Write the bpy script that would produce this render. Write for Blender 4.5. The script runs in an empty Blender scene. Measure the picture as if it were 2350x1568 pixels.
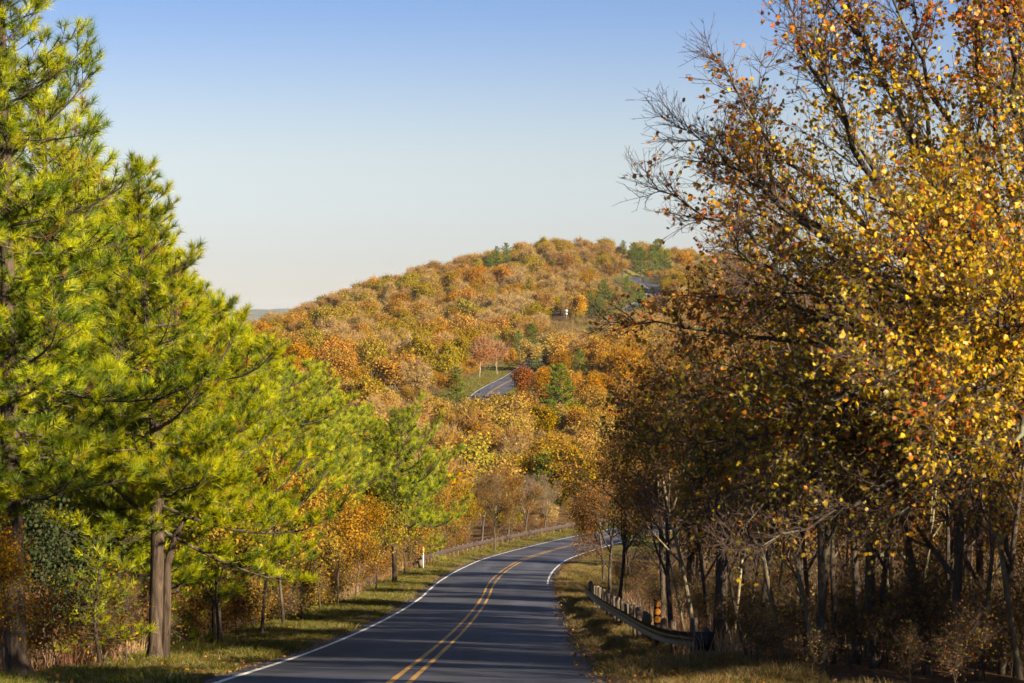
import bpy, math, random
import numpy as np

# ------------------------------------------------------------------ camera, sky, sun, exposure
sc = bpy.context.scene
COL = sc.collection
FPX, U0, V0 = 5222.0, 1175.0, 715.0          # focal length in photo pixels, principal column, horizon row (photo 2350 x 1568)
PITCH = math.atan((784 - V0) / FPX)
cam_d = bpy.data.cameras.new('camera')
cam_d.sensor_width = 36.0
cam_d.lens = 36.0 * FPX / 2350.0
cam_d.clip_start = 0.1
cam_d.clip_end = 60000.0
cam_d.dof.use_dof = True
cam_d.dof.focus_distance = 110.0
cam_d.dof.aperture_fstop = 5.6
cam = bpy.data.objects.new('camera', cam_d)
cam.rotation_euler = (math.pi / 2 - PITCH, 0, 0)
COL.objects.link(cam)
sc.camera = cam

SUN_EL = math.radians(21.0)
SUN_AZ = math.radians(90 + 42.0)             # clockwise from +Y (view direction): to the right and behind
world = bpy.data.worlds.new('World')
sc.world = world
world.use_nodes = True
wn = world.node_tree
for n in list(wn.nodes):
    wn.nodes.remove(n)
w_out = wn.nodes.new('ShaderNodeOutputWorld')
w_bg = wn.nodes.new('ShaderNodeBackground')
w_sky = wn.nodes.new('ShaderNodeTexSky')
w_sky.sky_type = 'NISHITA'
w_sky.sun_disc = False
w_sky.sun_elevation = SUN_EL
w_sky.sun_rotation = SUN_AZ
w_sky.altitude = 700.0
w_sky.air_density = 1.0
w_sky.dust_density = 0.35
w_sky.ozone_density = 3.0
w_bg.inputs['Strength'].default_value = 0.0535
w_tc = wn.nodes.new('ShaderNodeTexCoord'); w_map = wn.nodes.new('ShaderNodeMapping')
w_map.inputs['Scale'].default_value = (1, 1, 1.9)
wn.links.new(w_tc.outputs['Generated'], w_map.inputs['Vector']); wn.links.new(w_map.outputs[0], w_sky.inputs['Vector'])
w_wb = wn.nodes.new('ShaderNodeMix'); w_wb.data_type = 'RGBA'; w_wb.blend_type = 'MULTIPLY'; w_wb.inputs[0].default_value = 1.0
w_wb.inputs[7].default_value = (1.0, 0.965, 1.045, 1)          # camera white balance
wn.links.new(w_sky.outputs[0], w_wb.inputs[6]); w_hs = wn.nodes.new('ShaderNodeHueSaturation'); w_hs.inputs['Saturation'].default_value = 0.72
wn.links.new(w_wb.outputs[2], w_hs.inputs['Color']); # autumn haze low in the sky: greyer towards the horizon, clearer blue above, all the way round
w_sep = wn.nodes.new('ShaderNodeSeparateXYZ'); wn.links.new(w_tc.outputs['Generated'], w_sep.inputs[0])
w_mul = wn.nodes.new('ShaderNodeMath'); w_mul.operation = 'MULTIPLY'; w_mul.inputs[1].default_value = 3.0; wn.links.new(w_sep.outputs['Z'], w_mul.inputs[0])
w_rmp = wn.nodes.new('ShaderNodeValToRGB'); wn.links.new(w_mul.outputs[0], w_rmp.inputs[0])
w_rmp.color_ramp.interpolation = 'CARDINAL'; el_ = w_rmp.color_ramp.elements; el_.new(0.5); el_.new(0.6)
for k_, (p_, c_) in enumerate(((0.0, (0.62, 0.575, 0.605)), (0.123, (0.86, 0.74, 0.64)), (0.24, (0.98, 0.90, 0.76)), (0.411, (0.66, 0.82, 0.98)))):
    el_[k_].position = p_; el_[k_].color = (*c_, 1)
w_hz = wn.nodes.new('ShaderNodeMix'); w_hz.data_type = 'RGBA'; w_hz.blend_type = 'MULTIPLY'; w_hz.inputs[0].default_value = 1.0
wn.links.new(w_hs.outputs[0], w_hz.inputs[6]); wn.links.new(w_rmp.outputs[0], w_hz.inputs[7]); wn.links.new(w_hz.outputs[2], w_bg.inputs[0])
wn.links.new(w_bg.outputs[0], w_out.inputs[0])

sun_d = bpy.data.lights.new('sun', 'SUN')
sun_d.energy = 5.0
sun_d.angle = math.radians(0.53)
sun_d.color = (1.0, 0.83, 0.57)
sun = bpy.data.objects.new('sun', sun_d)
sx, sy, sz = (math.sin(SUN_AZ) * math.cos(SUN_EL), math.cos(SUN_AZ) * math.cos(SUN_EL), math.sin(SUN_EL))
from mathutils import Vector
sun.rotation_euler = Vector((sx, sy, sz)).to_track_quat('Z', 'Y').to_euler()
sun.location = (60, -60, 50)
COL.objects.link(sun)

vs = sc.view_settings
vs.view_transform = 'Standard'
vs.look = 'None'
vs.exposure = 1.58
vs.gamma = 1.0
vs.use_curve_mapping = False
cy = sc.cycles
cy.max_bounces = 3
cy.diffuse_bounces = 2
cy.glossy_bounces = 2
cy.transmission_bounces = 2
cy.volume_bounces = 1
cy.transparent_max_bounces = 4
cy.caustics_reflective = False
cy.caustics_refractive = False
cy.use_denoising = True
cy.denoiser = 'OPENIMAGEDENOISE'
cy.denoising_input_passes = 'RGB_ALBEDO_NORMAL'
cy.denoising_prefilter = 'ACCURATE'
cy.use_adaptive_sampling = True
cy.adaptive_threshold = 0.02

random.seed(11)
rng = np.random.default_rng(11)

# ------------------------------------------------------------------ mesh helpers
def norm(v):
    return v / np.maximum(np.linalg.norm(v, axis=-1, keepdims=True), 1e-9)

class G:
    """collects triangles with a point colour, builds ONE mesh"""
    def __init__(s):
        s.V, s.T, s.C, s.n = [], [], [], 0
    def add(s, V, T, C=None):
        V = np.asarray(V, 'f8').reshape(-1, 3); T = np.asarray(T, 'i8').reshape(-1, 3)
        if C is None: C = (1, 1, 1)
        C = np.asarray(C, 'f8')
        if C.ndim == 1: C = np.broadcast_to(C, (len(V), 3))
        s.V.append(V); s.T.append(T + s.n); s.C.append(C); s.n += len(V)
        return s
    def box(s, c, h, C=None, rz=0.0):
        x, y, z = h
        v = np.array([(a * x, b * y, d * z) for a in (-1, 1) for b in (-1, 1) for d in (-1, 1)], 'f8')
        if rz:
            ca, sa = math.cos(rz), math.sin(rz)
            v = np.stack([v[:, 0] * ca - v[:, 1] * sa, v[:, 0] * sa + v[:, 1] * ca, v[:, 2]], 1)
        v += np.asarray(c)
        t = [(0,1,3),(0,3,2),(4,6,7),(4,7,5),(0,4,5),(0,5,1),(2,3,7),(2,7,6),(0,2,6),(0,6,4),(1,5,7),(1,7,3)]
        return s.add(v, t, C)
    def tube(s, P, R, k=8, C=None, cap=True, rough=0.0):
        P = np.asarray(P, 'f8'); n = len(P)
        R = np.asarray(R, 'f8') * np.ones(n)
        D = norm(np.gradient(P, axis=0))
        ref = np.array((0.31, 0.95, 0.05)) if abs(D[0][1]) < 0.9 else np.array((1.0, 0, 0))
        A = norm(np.cross(D, ref)); B = np.cross(D, A)
        th = np.arange(k) * 2 * math.pi / k
        rr = R[:, None] * (1 + rough * rng.normal(size=(n, k))) if rough else R[:, None] * np.ones((1, k))
        V = P[:, None, :] + rr[..., None] * (np.cos(th)[None, :, None] * A[:, None, :] + np.sin(th)[None, :, None] * B[:, None, :])
        i = np.arange(n - 1)[:, None] * k; j = np.arange(k)[None, :]; j2 = (j + 1) % k
        a, b, c, d = i + j, i + j2, i + k + j2, i + k + j
        T = np.stack([np.stack([a, b, c], -1), np.stack([a, c, d], -1)], 2).reshape(-1, 3)
        V = V.reshape(-1, 3)
        if cap:
            V = np.concatenate([V, P[:1], P[-1:]])
            jj = np.arange(k); e = (n - 1) * k
            T = np.concatenate([T, np.stack([np.full(k, n * k), (jj + 1) % k, jj], 1), np.stack([np.full(k, n * k + 1), e + jj, e + (jj + 1) % k], 1)])
        return s.add(V, T, C)
    def segs(s, S, k=3, C=None):
        """S: (N,8) array p0 p1 r0 r1"""
        S = np.asarray(S, 'f8').reshape(-1, 8)
        if not len(S): return s
        p0, p1, r0, r1 = S[:, :3], S[:, 3:6], S[:, 6], S[:, 7]
        D = norm(p1 - p0)
        ref = np.where(np.abs(D[:, 2:3]) > 0.9, np.array([[1.0, 0, 0]]), np.array([[0, 0, 1.0]]))
        A = norm(np.cross(D, ref)); B = np.cross(D, A)
        th = np.arange(k) * 2 * math.pi / k + 0.3
        ring = np.cos(th)[None, :, None] * A[:, None, :] + np.sin(th)[None, :, None] * B[:, None, :]
        V = np.concatenate([p0[:, None, :] + ring * r0[:, None, None], p1[:, None, :] + ring * r1[:, None, None]], 1)
        j = np.arange(k); j2 = (j + 1) % k
        t = np.concatenate([np.stack([j, j2, k + j2], 1), np.stack([j, k + j2, k + j], 1)])
        T = (t[None] + (np.arange(len(S)) * 2 * k)[:, None, None]).reshape(-1, 3)
        if C is not None and np.ndim(C) == 2: C = np.repeat(C, 2 * k, 0)
        return s.add(V.reshape(-1, 3), T, C)
    def tris(self):
        return sum(len(t) for t in self.T)
    def mesh(s, name, mat, smooth=False):
        me = bpy.data.meshes.new(name)
        if s.n == 0: return me
        V = np.concatenate(s.V).astype('f4'); T = np.concatenate(s.T).astype('i4'); C = np.concatenate(s.C)
        me.vertices.add(len(V)); me.vertices.foreach_set('co', V.ravel())
        n = len(T)
        me.loops.add(3 * n); me.loops.foreach_set('vertex_index', T.ravel())
        me.polygons.add(n); me.polygons.foreach_set('loop_start', np.arange(0, 3 * n, 3, dtype='i4'))
        if smooth: me.polygons.foreach_set('use_smooth', np.ones(n, bool))
        a = me.color_attributes.new('col', 'FLOAT_COLOR', 'POINT')
        a.data.foreach_set('color', np.concatenate([C, np.ones((len(C), 1))], 1).astype('f4').ravel())
        me.update(calc_edges=True)
        if mat is not None: me.materials.append(mat)
        return me

def link(name, mesh, parent=None, loc=(0, 0, 0), rot=(0, 0, 0), scale=1.0):
    o = bpy.data.objects.new(name, mesh)
    COL.objects.link(o)
    o.location = loc; o.rotation_euler = rot
    o.scale = (scale,) * 3 if np.isscalar(scale) else scale
    if parent is not None: o.parent = parent
    return o

def tag(o, label=None, cat=None, group=None, kind=None):
    if label: o['label'] = label
    if cat: o['category'] = cat
    if group: o['group'] = group
    if kind: o['kind'] = kind
    return o

def thing(name, label, cat, loc, rz=0.0, scale=1.0, parts=(), group=None):
    """an Empty at the thing's base with one child object per part; parts = (name, mesh, kind)"""
    e = link(name, None, None, loc, (0, 0, rz), scale)
    e.empty_display_size = 0.3
    tag(e, label, cat, group)
    for p in parts:
        o = link(p[0], p[1], e)
        if len(p) > 2 and p[2]: o['kind'] = p[2]
    return e

# ------------------------------------------------------------------ materials
def new_mat(name):
    m = bpy.data.materials.new(name); m.use_nodes = True
    nt = m.node_tree
    for n in list(nt.nodes): nt.nodes.remove(n)
    out = nt.nodes.new('ShaderNodeOutputMaterial')
    return m, nt, out
def N(nt, t, **kw):
    n = nt.nodes.new(t)
    for k, v in kw.items():
        if k in n.inputs.keys(): n.inputs[k].default_value = v
        else: setattr(n, k, v)
    return n
def noise(nt, scale, detail=4, rough=0.55, vec=None, dist=0.0):
    n = N(nt, 'ShaderNodeTexNoise', Scale=scale, Detail=detail, Roughness=rough, Distortion=dist)
    if vec is not None: nt.links.new(vec, n.inputs['Vector'])
    return n.outputs['Fac']
def ramp(nt, fac, stops):
    r = nt.nodes.new('ShaderNodeValToRGB')
    e = r.color_ramp.elements
    while len(e) < len(stops): e.new(0.5)
    for i, (p, c) in enumerate(stops):
        e[i].position = p; e[i].color = (*c, 1) if len(c) == 3 else c
    nt.links.new(fac, r.inputs[0])
    return r.outputs[0]
def mixc(nt, a, b, fac, mode='MIX'):
    m = nt.nodes.new('ShaderNodeMix'); m.data_type = 'RGBA'; m.blend_type = mode
    for s, v in ((0, fac), (6, a), (7, b)):
        if hasattr(v, 'is_linked') or hasattr(v, 'links'): nt.links.new(v, m.inputs[s])
        else: m.inputs[s].default_value = v if np.isscalar(v) else (*v, 1)
    return m.outputs[2]
def rng_map(nt, v, lo, hi):
    m = N(nt, 'ShaderNodeMapRange'); m.inputs[3].default_value = lo; m.inputs[4].default_value = hi
    nt.links.new(v, m.inputs[0]); return m.outputs[0]

def leaf_mat(name, trans=0.4, hue=0.02, val=0.3, sat=0.15, gloss=0.0, tint=(1, 1, 1)):
    """thin leaf: own colour from the mesh, a little variation from tree to tree, light passes through"""
    m, nt, out = new_mat(name)
    at = N(nt, 'ShaderNodeAttribute', attribute_name='col')
    oi = N(nt, 'ShaderNodeObjectInfo')
    hs = N(nt, 'ShaderNodeHueSaturation')
    nt.links.new(at.outputs['Color'], hs.inputs['Color'])
    nt.links.new(rng_map(nt, oi.outputs['Random'], 0.5 - hue, 0.5 + hue), hs.inputs['Hue'])
    m2 = N(nt, 'ShaderNodeMath', operation='FRACT'); m3 = N(nt, 'ShaderNodeMath', operation='MULTIPLY'); m3.inputs[1].default_value = 7.13
    nt.links.new(oi.outputs['Random'], m3.inputs[0]); nt.links.new(m3.outputs[0], m2.inputs[0])
    nt.links.new(rng_map(nt, m2.outputs[0], 1 - val, 1 + val), hs.inputs['Value'])
    nt.links.new(rng_map(nt, m2.outputs[0], 1 + sat, 1 - sat), hs.inputs['Saturation'])
    c = hs.outputs['Color']
    if tint != (1, 1, 1): c = mixc(nt, c, tint, 1.0, 'MULTIPLY')
    d = N(nt, 'ShaderNodeBsdfDiffuse'); t = N(nt, 'ShaderNodeBsdfTranslucent')
    nt.links.new(c, d.inputs[0]); nt.links.new(c, t.inputs[0])
    mx = N(nt, 'ShaderNodeMixShader'); mx.inputs[0].default_value = trans
    nt.links.new(d.outputs[0], mx.inputs[1]); nt.links.new(t.outputs[0], mx.inputs[2])
    s = mx.outputs[0]
    if gloss:
        g = N(nt, 'ShaderNodeBsdfGlossy'); g.inputs['Roughness'].default_value = 0.45
        mg = N(nt, 'ShaderNodeMixShader'); mg.inputs[0].default_value = gloss
        nt.links.new(s, mg.inputs[1]); nt.links.new(g.outputs[0], mg.inputs[2]); s = mg.outputs[0]
    nt.links.new(s, out.inputs['Surface'])
    return m

def bark_mat(name, dark, light, scale=9.0, lichen=None, stretch=0.25):
    m, nt, out = new_mat(name)
    tc = N(nt, 'ShaderNodeTexCoord'); mp = N(nt, 'ShaderNodeMapping'); mp.inputs['Scale'].default_value = (1, 1, stretch)
    nt.links.new(tc.outputs['Object'], mp.inputs['Vector'])
    f = noise(nt, scale, 6, 0.65, mp.outputs[0], 0.6)
    c = ramp(nt, f, [(0.3, dark), (0.72, light)])
    if lichen:
        f2 = noise(nt, 2.2, 4, 0.6, tc.outputs['Object'])
        k = ramp(nt, f2, [(0.52, (0, 0, 0)), (0.62, (1, 1, 1))])
        c = mixc(nt, c, lichen, k)
    b = N(nt, 'ShaderNodeBsdfPrincipled', Roughness=0.9)
    b.inputs['Specular IOR Level'].default_value = 0.1
    nt.links.new(c, b.inputs['Base Color'])
    bp = N(nt, 'ShaderNodeBump', Strength=0.8, Distance=0.03)
    nt.links.new(f, bp.inputs['Height']); nt.links.new(bp.outputs[0], b.inputs['Normal'])
    nt.links.new(b.outputs[0], out.inputs['Surface'])
    return m

def plain_mat(name, c, rough=0.6, metal=0.0, var=0.25, nscale=8.0, c2=None, bump=0.0):
    m, nt, out = new_mat(name)
    tc = N(nt, 'ShaderNodeTexCoord')
    f = noise(nt, nscale, 5, 0.6, tc.outputs['Object'])
    lo = tuple(x * (1 - var) for x in c)
    col = ramp(nt, f, [(0.32, c2 if c2 else lo), (0.62, c)])
    b = N(nt, 'ShaderNodeBsdfPrincipled', Roughness=rough, Metallic=metal)
    nt.links.new(col, b.inputs['Base Color'])
    if bump:
        bp = N(nt, 'ShaderNodeBump', Strength=bump, Distance=0.01)
        nt.links.new(f, bp.inputs['Height']); nt.links.new(bp.outputs[0], b.inputs['Normal'])
    nt.links.new(b.outputs[0], out.inputs['Surface'])
    return m

M = {}
M['needle'] = leaf_mat('pine_needles', 0.28, 0.008, 0.12, 0.05, 0.02)
M['maple'] = leaf_mat('maple_leaf', 0.42, 0.0, 0.06, 0.02, 0.03)
M['leaf'] = leaf_mat('autumn_leaf', 0.40, 0.012, 0.12, 0.06)
M['hill'] = leaf_mat('hill_leaf', 0.35, 0.010, 0.13, 0.08)
M['hillpine'] = leaf_mat('hill_pine_needles', 0.25, 0.012, 0.2, 0.1)
M['grass'] = leaf_mat('grass_blade', 0.35, 0.03, 0.3, 0.2)
M['twig'] = leaf_mat('twigs', 0.0, 0.005, 0.12, 0.05)
M['pine_bark'] = bark_mat('pine_bark', (0.014, 0.011, 0.009), (0.12, 0.088, 0.068), 13.0, None, 0.16)
M['bark'] = bark_mat('grey_bark', (0.035, 0.028, 0.024), (0.13, 0.105, 0.085), 10.0)
M['maple_bark'] = bark_mat('maple_bark', (0.025, 0.02, 0.018), (0.09, 0.075, 0.065), 10.0, (0.14, 0.15, 0.11))
M['pale_bark'] = bark_mat('pale_bark', (0.10, 0.08, 0.055), (0.34, 0.28, 0.19), 6.0, (0.26, 0.27, 0.17))
M['wood'] = bark_mat('weathered_wood', (0.07, 0.055, 0.045), (0.21, 0.17, 0.135), 14.0)
M['steel'] = plain_mat('weathered_steel', (0.055, 0.053, 0.056), 0.65, 0.4, 0.4, 7.0, (0.04, 0.031, 0.027), 0.3)
M['rust_steel'] = plain_mat('rusty_steel', (0.085, 0.06, 0.052), 0.7, 0.2, 0.4, 5.0, (0.045, 0.036, 0.036), 0.3)
M['dark_steel'] = plain_mat('dark_end_plate', (0.035, 0.033, 0.036), 0.6, 0.3, 0.4, 6.0)
M['orange'] = plain_mat('orange_reflector', (0.50, 0.19, 0.015), 0.5, 0.0, 0.15, 20)
M['amber'] = plain_mat('amber_sheeting', (0.7, 0.34, 0.03), 0.35, 0.0, 0.15, 20)
M['white_post'] = plain_mat('white_post', (0.74, 0.73, 0.71), 0.5, 0.0, 0.2, 9)
M['alu'] = plain_mat('sign_back', (0.36, 0.36, 0.36), 0.6, 0.2, 0.15, 4)
M['white_paint'] = plain_mat('white_car_paint', (0.8, 0.8, 0.8), 0.25, 0.0, 0.05, 3)
M['glass'] = plain_mat('dark_glass', (0.02, 0.024, 0.03), 0.08, 0.0, 0.1, 3)
M['rubber'] = plain_mat('rubber', (0.03, 0.03, 0.03), 0.8)
M['red_lens'] = plain_mat('red_lens', (0.35, 0.02, 0.02), 0.25)

# ground: leaf litter in the woods, mown grass beside the road
def ground_mat():
    m, nt, out = new_mat('ground')
    geo = N(nt, 'ShaderNodeNewGeometry'); P = geo.outputs['Position']
    at = N(nt, 'ShaderNodeAttribute', attribute_name='col')
    sep = N(nt, 'ShaderNodeSeparateColor'); nt.links.new(at.outputs['Color'], sep.inputs[0])
    litter = ramp(nt, noise(nt, 7.0, 8, 0.7, P), [(0.28, (0.035, 0.022, 0.014)), (0.5, (0.12, 0.07, 0.035)), (0.72, (0.26, 0.16, 0.08))])
    grass = ramp(nt, noise(nt, 1.1, 8, 0.65, P), [(0.3, (0.06, 0.065, 0.018)), (0.5, (0.12, 0.105, 0.03)), (0.7, (0.24, 0.17, 0.07))])
    soil = ramp(nt, noise(nt, 5.0, 8, 0.7, P), [(0.3, (0.05, 0.035, 0.025)), (0.7, (0.2, 0.14, 0.10))])
    c = mixc(nt, litter, grass, sep.outputs[0])
    c = mixc(nt, c, soil, sep.outputs[1])
    b = N(nt, 'ShaderNodeBsdfPrincipled', Roughness=0.95); b.inputs['Specular IOR Level'].default_value = 0.05
    nt.links.new(c, b.inputs['Base Color'])
    bp = N(nt, 'ShaderNodeBump', Strength=0.7, Distance=0.08)
    nt.links.new(noise(nt, 14.0, 6, 0.7, P), bp.inputs['Height']); nt.links.new(bp.outputs[0], b.inputs['Normal'])
    nt.links.new(b.outputs[0], out.inputs['Surface'])
    return m
def asphalt_mat():
    m, nt, out = new_mat('asphalt')
    geo = N(nt, 'ShaderNodeNewGeometry'); P = geo.outputs['Position']
    at = N(nt, 'ShaderNodeAttribute', attribute_name='col')
    sep = N(nt, 'ShaderNodeSeparateColor'); nt.links.new(at.outputs['Color'], sep.inputs[0])
    fine = ramp(nt, noise(nt, 26.0, 6, 0.75, P), [(0.3, (0.068, 0.076, 0.110)), (0.7, (0.098, 0.106, 0.145))])
    mp = N(nt, 'ShaderNodeMapping'); mp.inputs['Scale'].default_value = (1.0, 0.06, 1.0); nt.links.new(P, mp.inputs[0])
    big = ramp(nt, noise(nt, 0.9, 5, 0.6, mp.outputs[0]), [(0.3, (0.64, 0.64, 0.67)), (0.7, (1.24, 1.21, 1.18))])
    c = mixc(nt, fine, big, 1.0, 'MULTIPLY')
    patch = ramp(nt, noise(nt, 0.11, 3, 0.5, P), [(0.42, (0.74, 0.74, 0.77)), (0.6, (1.12, 1.12, 1.12))])
    c = mixc(nt, c, patch, 1.0, 'MULTIPLY')
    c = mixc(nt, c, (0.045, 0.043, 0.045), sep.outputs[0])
    b = N(nt, 'ShaderNodeBsdfPrincipled', Roughness=0.82); b.inputs['Specular IOR Level'].default_value = 0.25
    nt.links.new(c, b.inputs['Base Color'])
    bp = N(nt, 'ShaderNodeBump', Strength=0.35, Distance=0.01)
    nt.links.new(noise(nt, 60.0, 4, 0.7, P), bp.inputs['Height']); nt.links.new(bp.outputs[0], b.inputs['Normal'])
    nt.links.new(b.outputs[0], out.inputs['Surface'])
    return m
def paint_mat(name, c, worn):
    m, nt, out = new_mat(name)
    geo = N(nt, 'ShaderNodeNewGeometry'); P = geo.outputs['Position']
    f = noise(nt, 5.0, 8, 0.75, P)
    col = ramp(nt, f, [(0.34, worn), (0.5, c)])
    b = N(nt, 'ShaderNodeBsdfPrincipled', Roughness=0.7)
    nt.links.new(col, b.inputs['Base Color']); nt.links.new(b.outputs[0], out.inputs['Surface'])
    return m
M['ground'] = ground_mat()
M['asphalt'] = asphalt_mat()
M['yellow_line'] = paint_mat('yellow_road_paint', (0.56, 0.29, 0.04), (0.22, 0.13, 0.05))
M['white_line'] = paint_mat('white_road_paint', (0.78, 0.77, 0.75), (0.35, 0.34, 0.33))
M['far_hill'] = plain_mat('far_woodland', (0.09, 0.085, 0.05), 0.95, 0, 0.4, 0.01)

# ------------------------------------------------------------------ road course and terrain
RY = np.array([-60, -20, 0, 30, 50, 71, 100, 127, 145, 160, 180, 200, 225, 260, 300, 335, 360, 378, 394, 412, 440, 470, 520, 600, 640, 690, 730, 760, 800, 860, 920, 970, 1000, 1040, 1080, 1130, 1300, 1600.])
RX = np.array([-1.7, -1.7, -1.72, -1.76, -1.75, -1.55, -1.25, -0.95, -0.2, 0.95, 4.1, 9.0, 18, 34, 44, 36, 17, 3, -4, -5.4, -4.6, -2.6, 0.9, 5.2, 10, 20, 30, 36, 42, 52, 58, 56, 54.5, 60, 75, 105, 220, 420.])
ZY = np.array([-60, -20, 0, 20, 37.6, 50, 71, 100, 127, 160, 180, 200, 230, 270, 320, 380, 440, 520, 600, 660, 750, 860, 1000, 1050, 1150, 1300, 1600.])
ZZ = np.array([4.5, 0.6, -1.6, -3.95, -6.1, -7.6, -9.9, -12.75, -15.0, -17.45, -18.7, -19.7, -20.8, -21.3, -20.5, -18, -16, -15.1, -14.4, -11.5, -3, 5, 14, 16, 17, 14, -10.])
def hermite(xk, yk):
    d = np.gradient(yk, xk)
    def f(x):
        x = np.asarray(x, 'f8'); i = np.clip(np.searchsorted(xk, x) - 1, 0, len(xk) - 2)
        h = xk[i + 1] - xk[i]; t = np.clip((x - xk[i]) / h, -0.0, 1.0)
        return ((2*t**3 - 3*t**2 + 1) * yk[i] + (t**3 - 2*t**2 + t) * h * d[i] + (-2*t**3 + 3*t**2) * yk[i + 1] + (t**3 - t**2) * h * d[i + 1])
    return f
xr, zr = hermite(RY, RX), hermite(ZY, ZZ)
ctrl = []
for y in (-60, -10, 30, 60, 90, 120, 150, 180, 205):
    x0, z0 = float(xr(y)), float(zr(y))
    for dx, dz in ((-12, -0.3), (-35, -5), (-90, -24), (-220, -70), (12, -0.2), (35, -3), (90, -20), (240, -70)):
        ctrl.append((x0 + dx, y, z0 + dz))
for y in (230, 270, 320, 380, 440, 520, 600, 660, 700, 750, 860, 960, 1000):
    ctrl.append((float(xr(y)), y, float(zr(y))))
ctrl += [(-30, 230, -24), (-75, 240, -34), (-25, 280, -23.5), (-70, 290, -31), (-17, 335, -22), (-55, 340, -26), (60, 280, -23), (120, 280, -45),
         (-36, 400, -20.5), (-80, 400, -26), (45, 400, -19.5), (110, 400, -32), (-50, 500, -16.5), (-100, 500, -27), (45, 480, -17), (110, 500, -24),
         (-43, 600, -13.5), (-85, 600, -20), (35, 580, -14.5), (70, 600, -12.5), (130, 600, -16), (-12, 600, -14.2),
         (-50, 700, -8.5), (-100, 700, -17), (-10, 700, -9), (60, 700, -7), (120, 700, -6), (-80, 800, -12), (-57, 800, -5), (-12, 800, -2), (60, 800, 0.5), (120, 800, 2),
         (-95, 900, -10), (-65, 900, 0), (-30, 900, 5), (5, 900, 5.5), (75, 900, 8), (130, 900, 9), (-120, 1000, -13), (-91, 1000, -4), (-72, 1000, 3), (-33, 1000, 12.5), (5, 1000, 14), (30, 1000, 13),
         (90, 1000, 15.5), (140, 1000, 14), (-130, 1100, -16), (-79, 1100, 1), (-37, 1100, 17), (-15, 1070, 20), (5, 1100, 23), (26, 1100, 25.5), (58, 1110, 25), (110, 1100, 21), (160, 1100, 15),
         (-130, 1200, -20), (-40, 1200, 15), (5, 1200, 28.5), (28, 1200, 31), (63, 1200, 29.5), (86, 1200, 25), (112, 1200, 22), (180, 1200, 14), (-60, 1350, 2), (30, 1350, 22), (110, 1350, 15),
         (-300, 400, -90), (-300, 800, -80), (-320, 1200, -80), (330, 400, -90), (330, 800, -50), (330, 1200, -30), (0, 1600, -30), (-300, 1600, -100), (300, 1600, -70)]
ctrl = np.array([(a, b, c - (1.5 if b > 780 and abs(a - float(xr(b))) > 4 else 0)) for a, b, c in ctrl], 'f8')
CP = ctrl[:, :2] / 100.0
def tps_phi(r2):
    return np.where(r2 > 1e-12, 0.5 * r2 * np.log(np.maximum(r2, 1e-12)), 0.0)
nC = len(CP)
K = tps_phi(((CP[:, None] - CP[None]) ** 2).sum(-1)) + np.eye(nC) * 0.002
Pm = np.c_[np.ones(nC), CP]
Amat = np.block([[K, Pm], [Pm.T, np.zeros((3, 3))]])
wts = np.linalg.solve(Amat, np.r_[ctrl[:, 2], 0, 0, 0])
def sstep(x, a, b):
    t = np.clip((x - a) / (b - a), 0, 1); return t * t * (3 - 2 * t)
def gz(x, y, road=True):
    x = np.asarray(x, 'f8'); y = np.asarray(y, 'f8'); shp = np.broadcast(x, y).shape
    x = np.broadcast_to(x, shp).ravel(); y = np.broadcast_to(y, shp).ravel()
    out = np.empty(len(x))
    for i in range(0, len(x), 20000):
        q = np.c_[np.clip(x[i:i + 20000], -330, 330), np.clip(y[i:i + 20000], -60, 1600)] / 100.0
        out[i:i + 20000] = tps_phi(((q[:, None] - CP[None]) ** 2).sum(-1)) @ wts[:nC] + wts[nC] + q @ wts[nC + 1:]
    out = np.clip(out, -125, 40)
    off = np.maximum.reduce([np.abs(x) - 300, y - 1560, -60 - y, np.zeros(len(x))])
    k = sstep(off, 0, 1500); out = out * (1 - k) + (-130 + 6 * np.sin(x / 700) * np.cos(y / 900)) * k
    if road:
        t = np.abs(x - xr(y))
        w = sstep(t, 4.5, 13.0) * (y < 1590) + (y >= 1590)
        w = np.maximum(w, sstep(-y, 50, 60))
        out = zr(y) * (1 - w) + out * w
    return out.reshape(shp)
def gzs(x, y): return float(gz(np.array([x]), np.array([y]))[0])
def at(u, d):                                   # east position of photo column u at distance d
    return (u - U0) / FPX * d
def vrow(z, d): return V0 - z * FPX / d

# ground sheet: columns follow the road so that the verge meets the asphalt cleanly
tcols = np.unique(np.r_[-3.75, -3.55, -3.42, -3.3, -1.6, 0, 1.6, 3.3, 3.42, 3.55, 3.75, np.arange(4.2, 14, .8), -np.arange(4.2, 14, .8), np.arange(14, 60, 3.5), -np.arange(14, 60, 3.5),
                        np.arange(60, 330, 15), -np.arange(60, 330, 15), [-12500, -8000, -5000, -3000, -2000, -1300, -900, -600, -450, 450, 600, 900, 1300, 2000, 3000, 5000, 8000, 12500]])
yrows = np.unique(np.r_[-400, -200, -120, -60, np.arange(-50, 30, 8), np.arange(30, 240, 1.5), np.arange(240, 700, 6), np.arange(700, 1300, 10), np.arange(1300, 1700, 40), 1800, 2200, 2800, 3600, 5000, 7000, 9500, 12500])
Tg, Yg = np.meshgrid(tcols, yrows)
fade = np.clip(1 - (Yg - 1500) / 300, 0, 1) * np.clip((Yg + 120) / 60, 0, 1)
Xg = Tg + xr(Yg) * fade
Zg = gz(Xg, Yg)
at_ = np.abs(Tg)
onroad = (Yg < 1500) & (Yg > -80)
Zg = Zg - np.where(onroad & (at_ < 3.35), 0.06, 0) + np.where(onroad & (at_ > 3.6) & (at_ < 14), 0.05 * rng.normal(size=Tg.shape), 0)
Zg = Zg - np.where(onroad, 0.10 * sstep(at_, 3.4, 5.0), 0)
nr, ncn = Tg.shape
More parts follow.
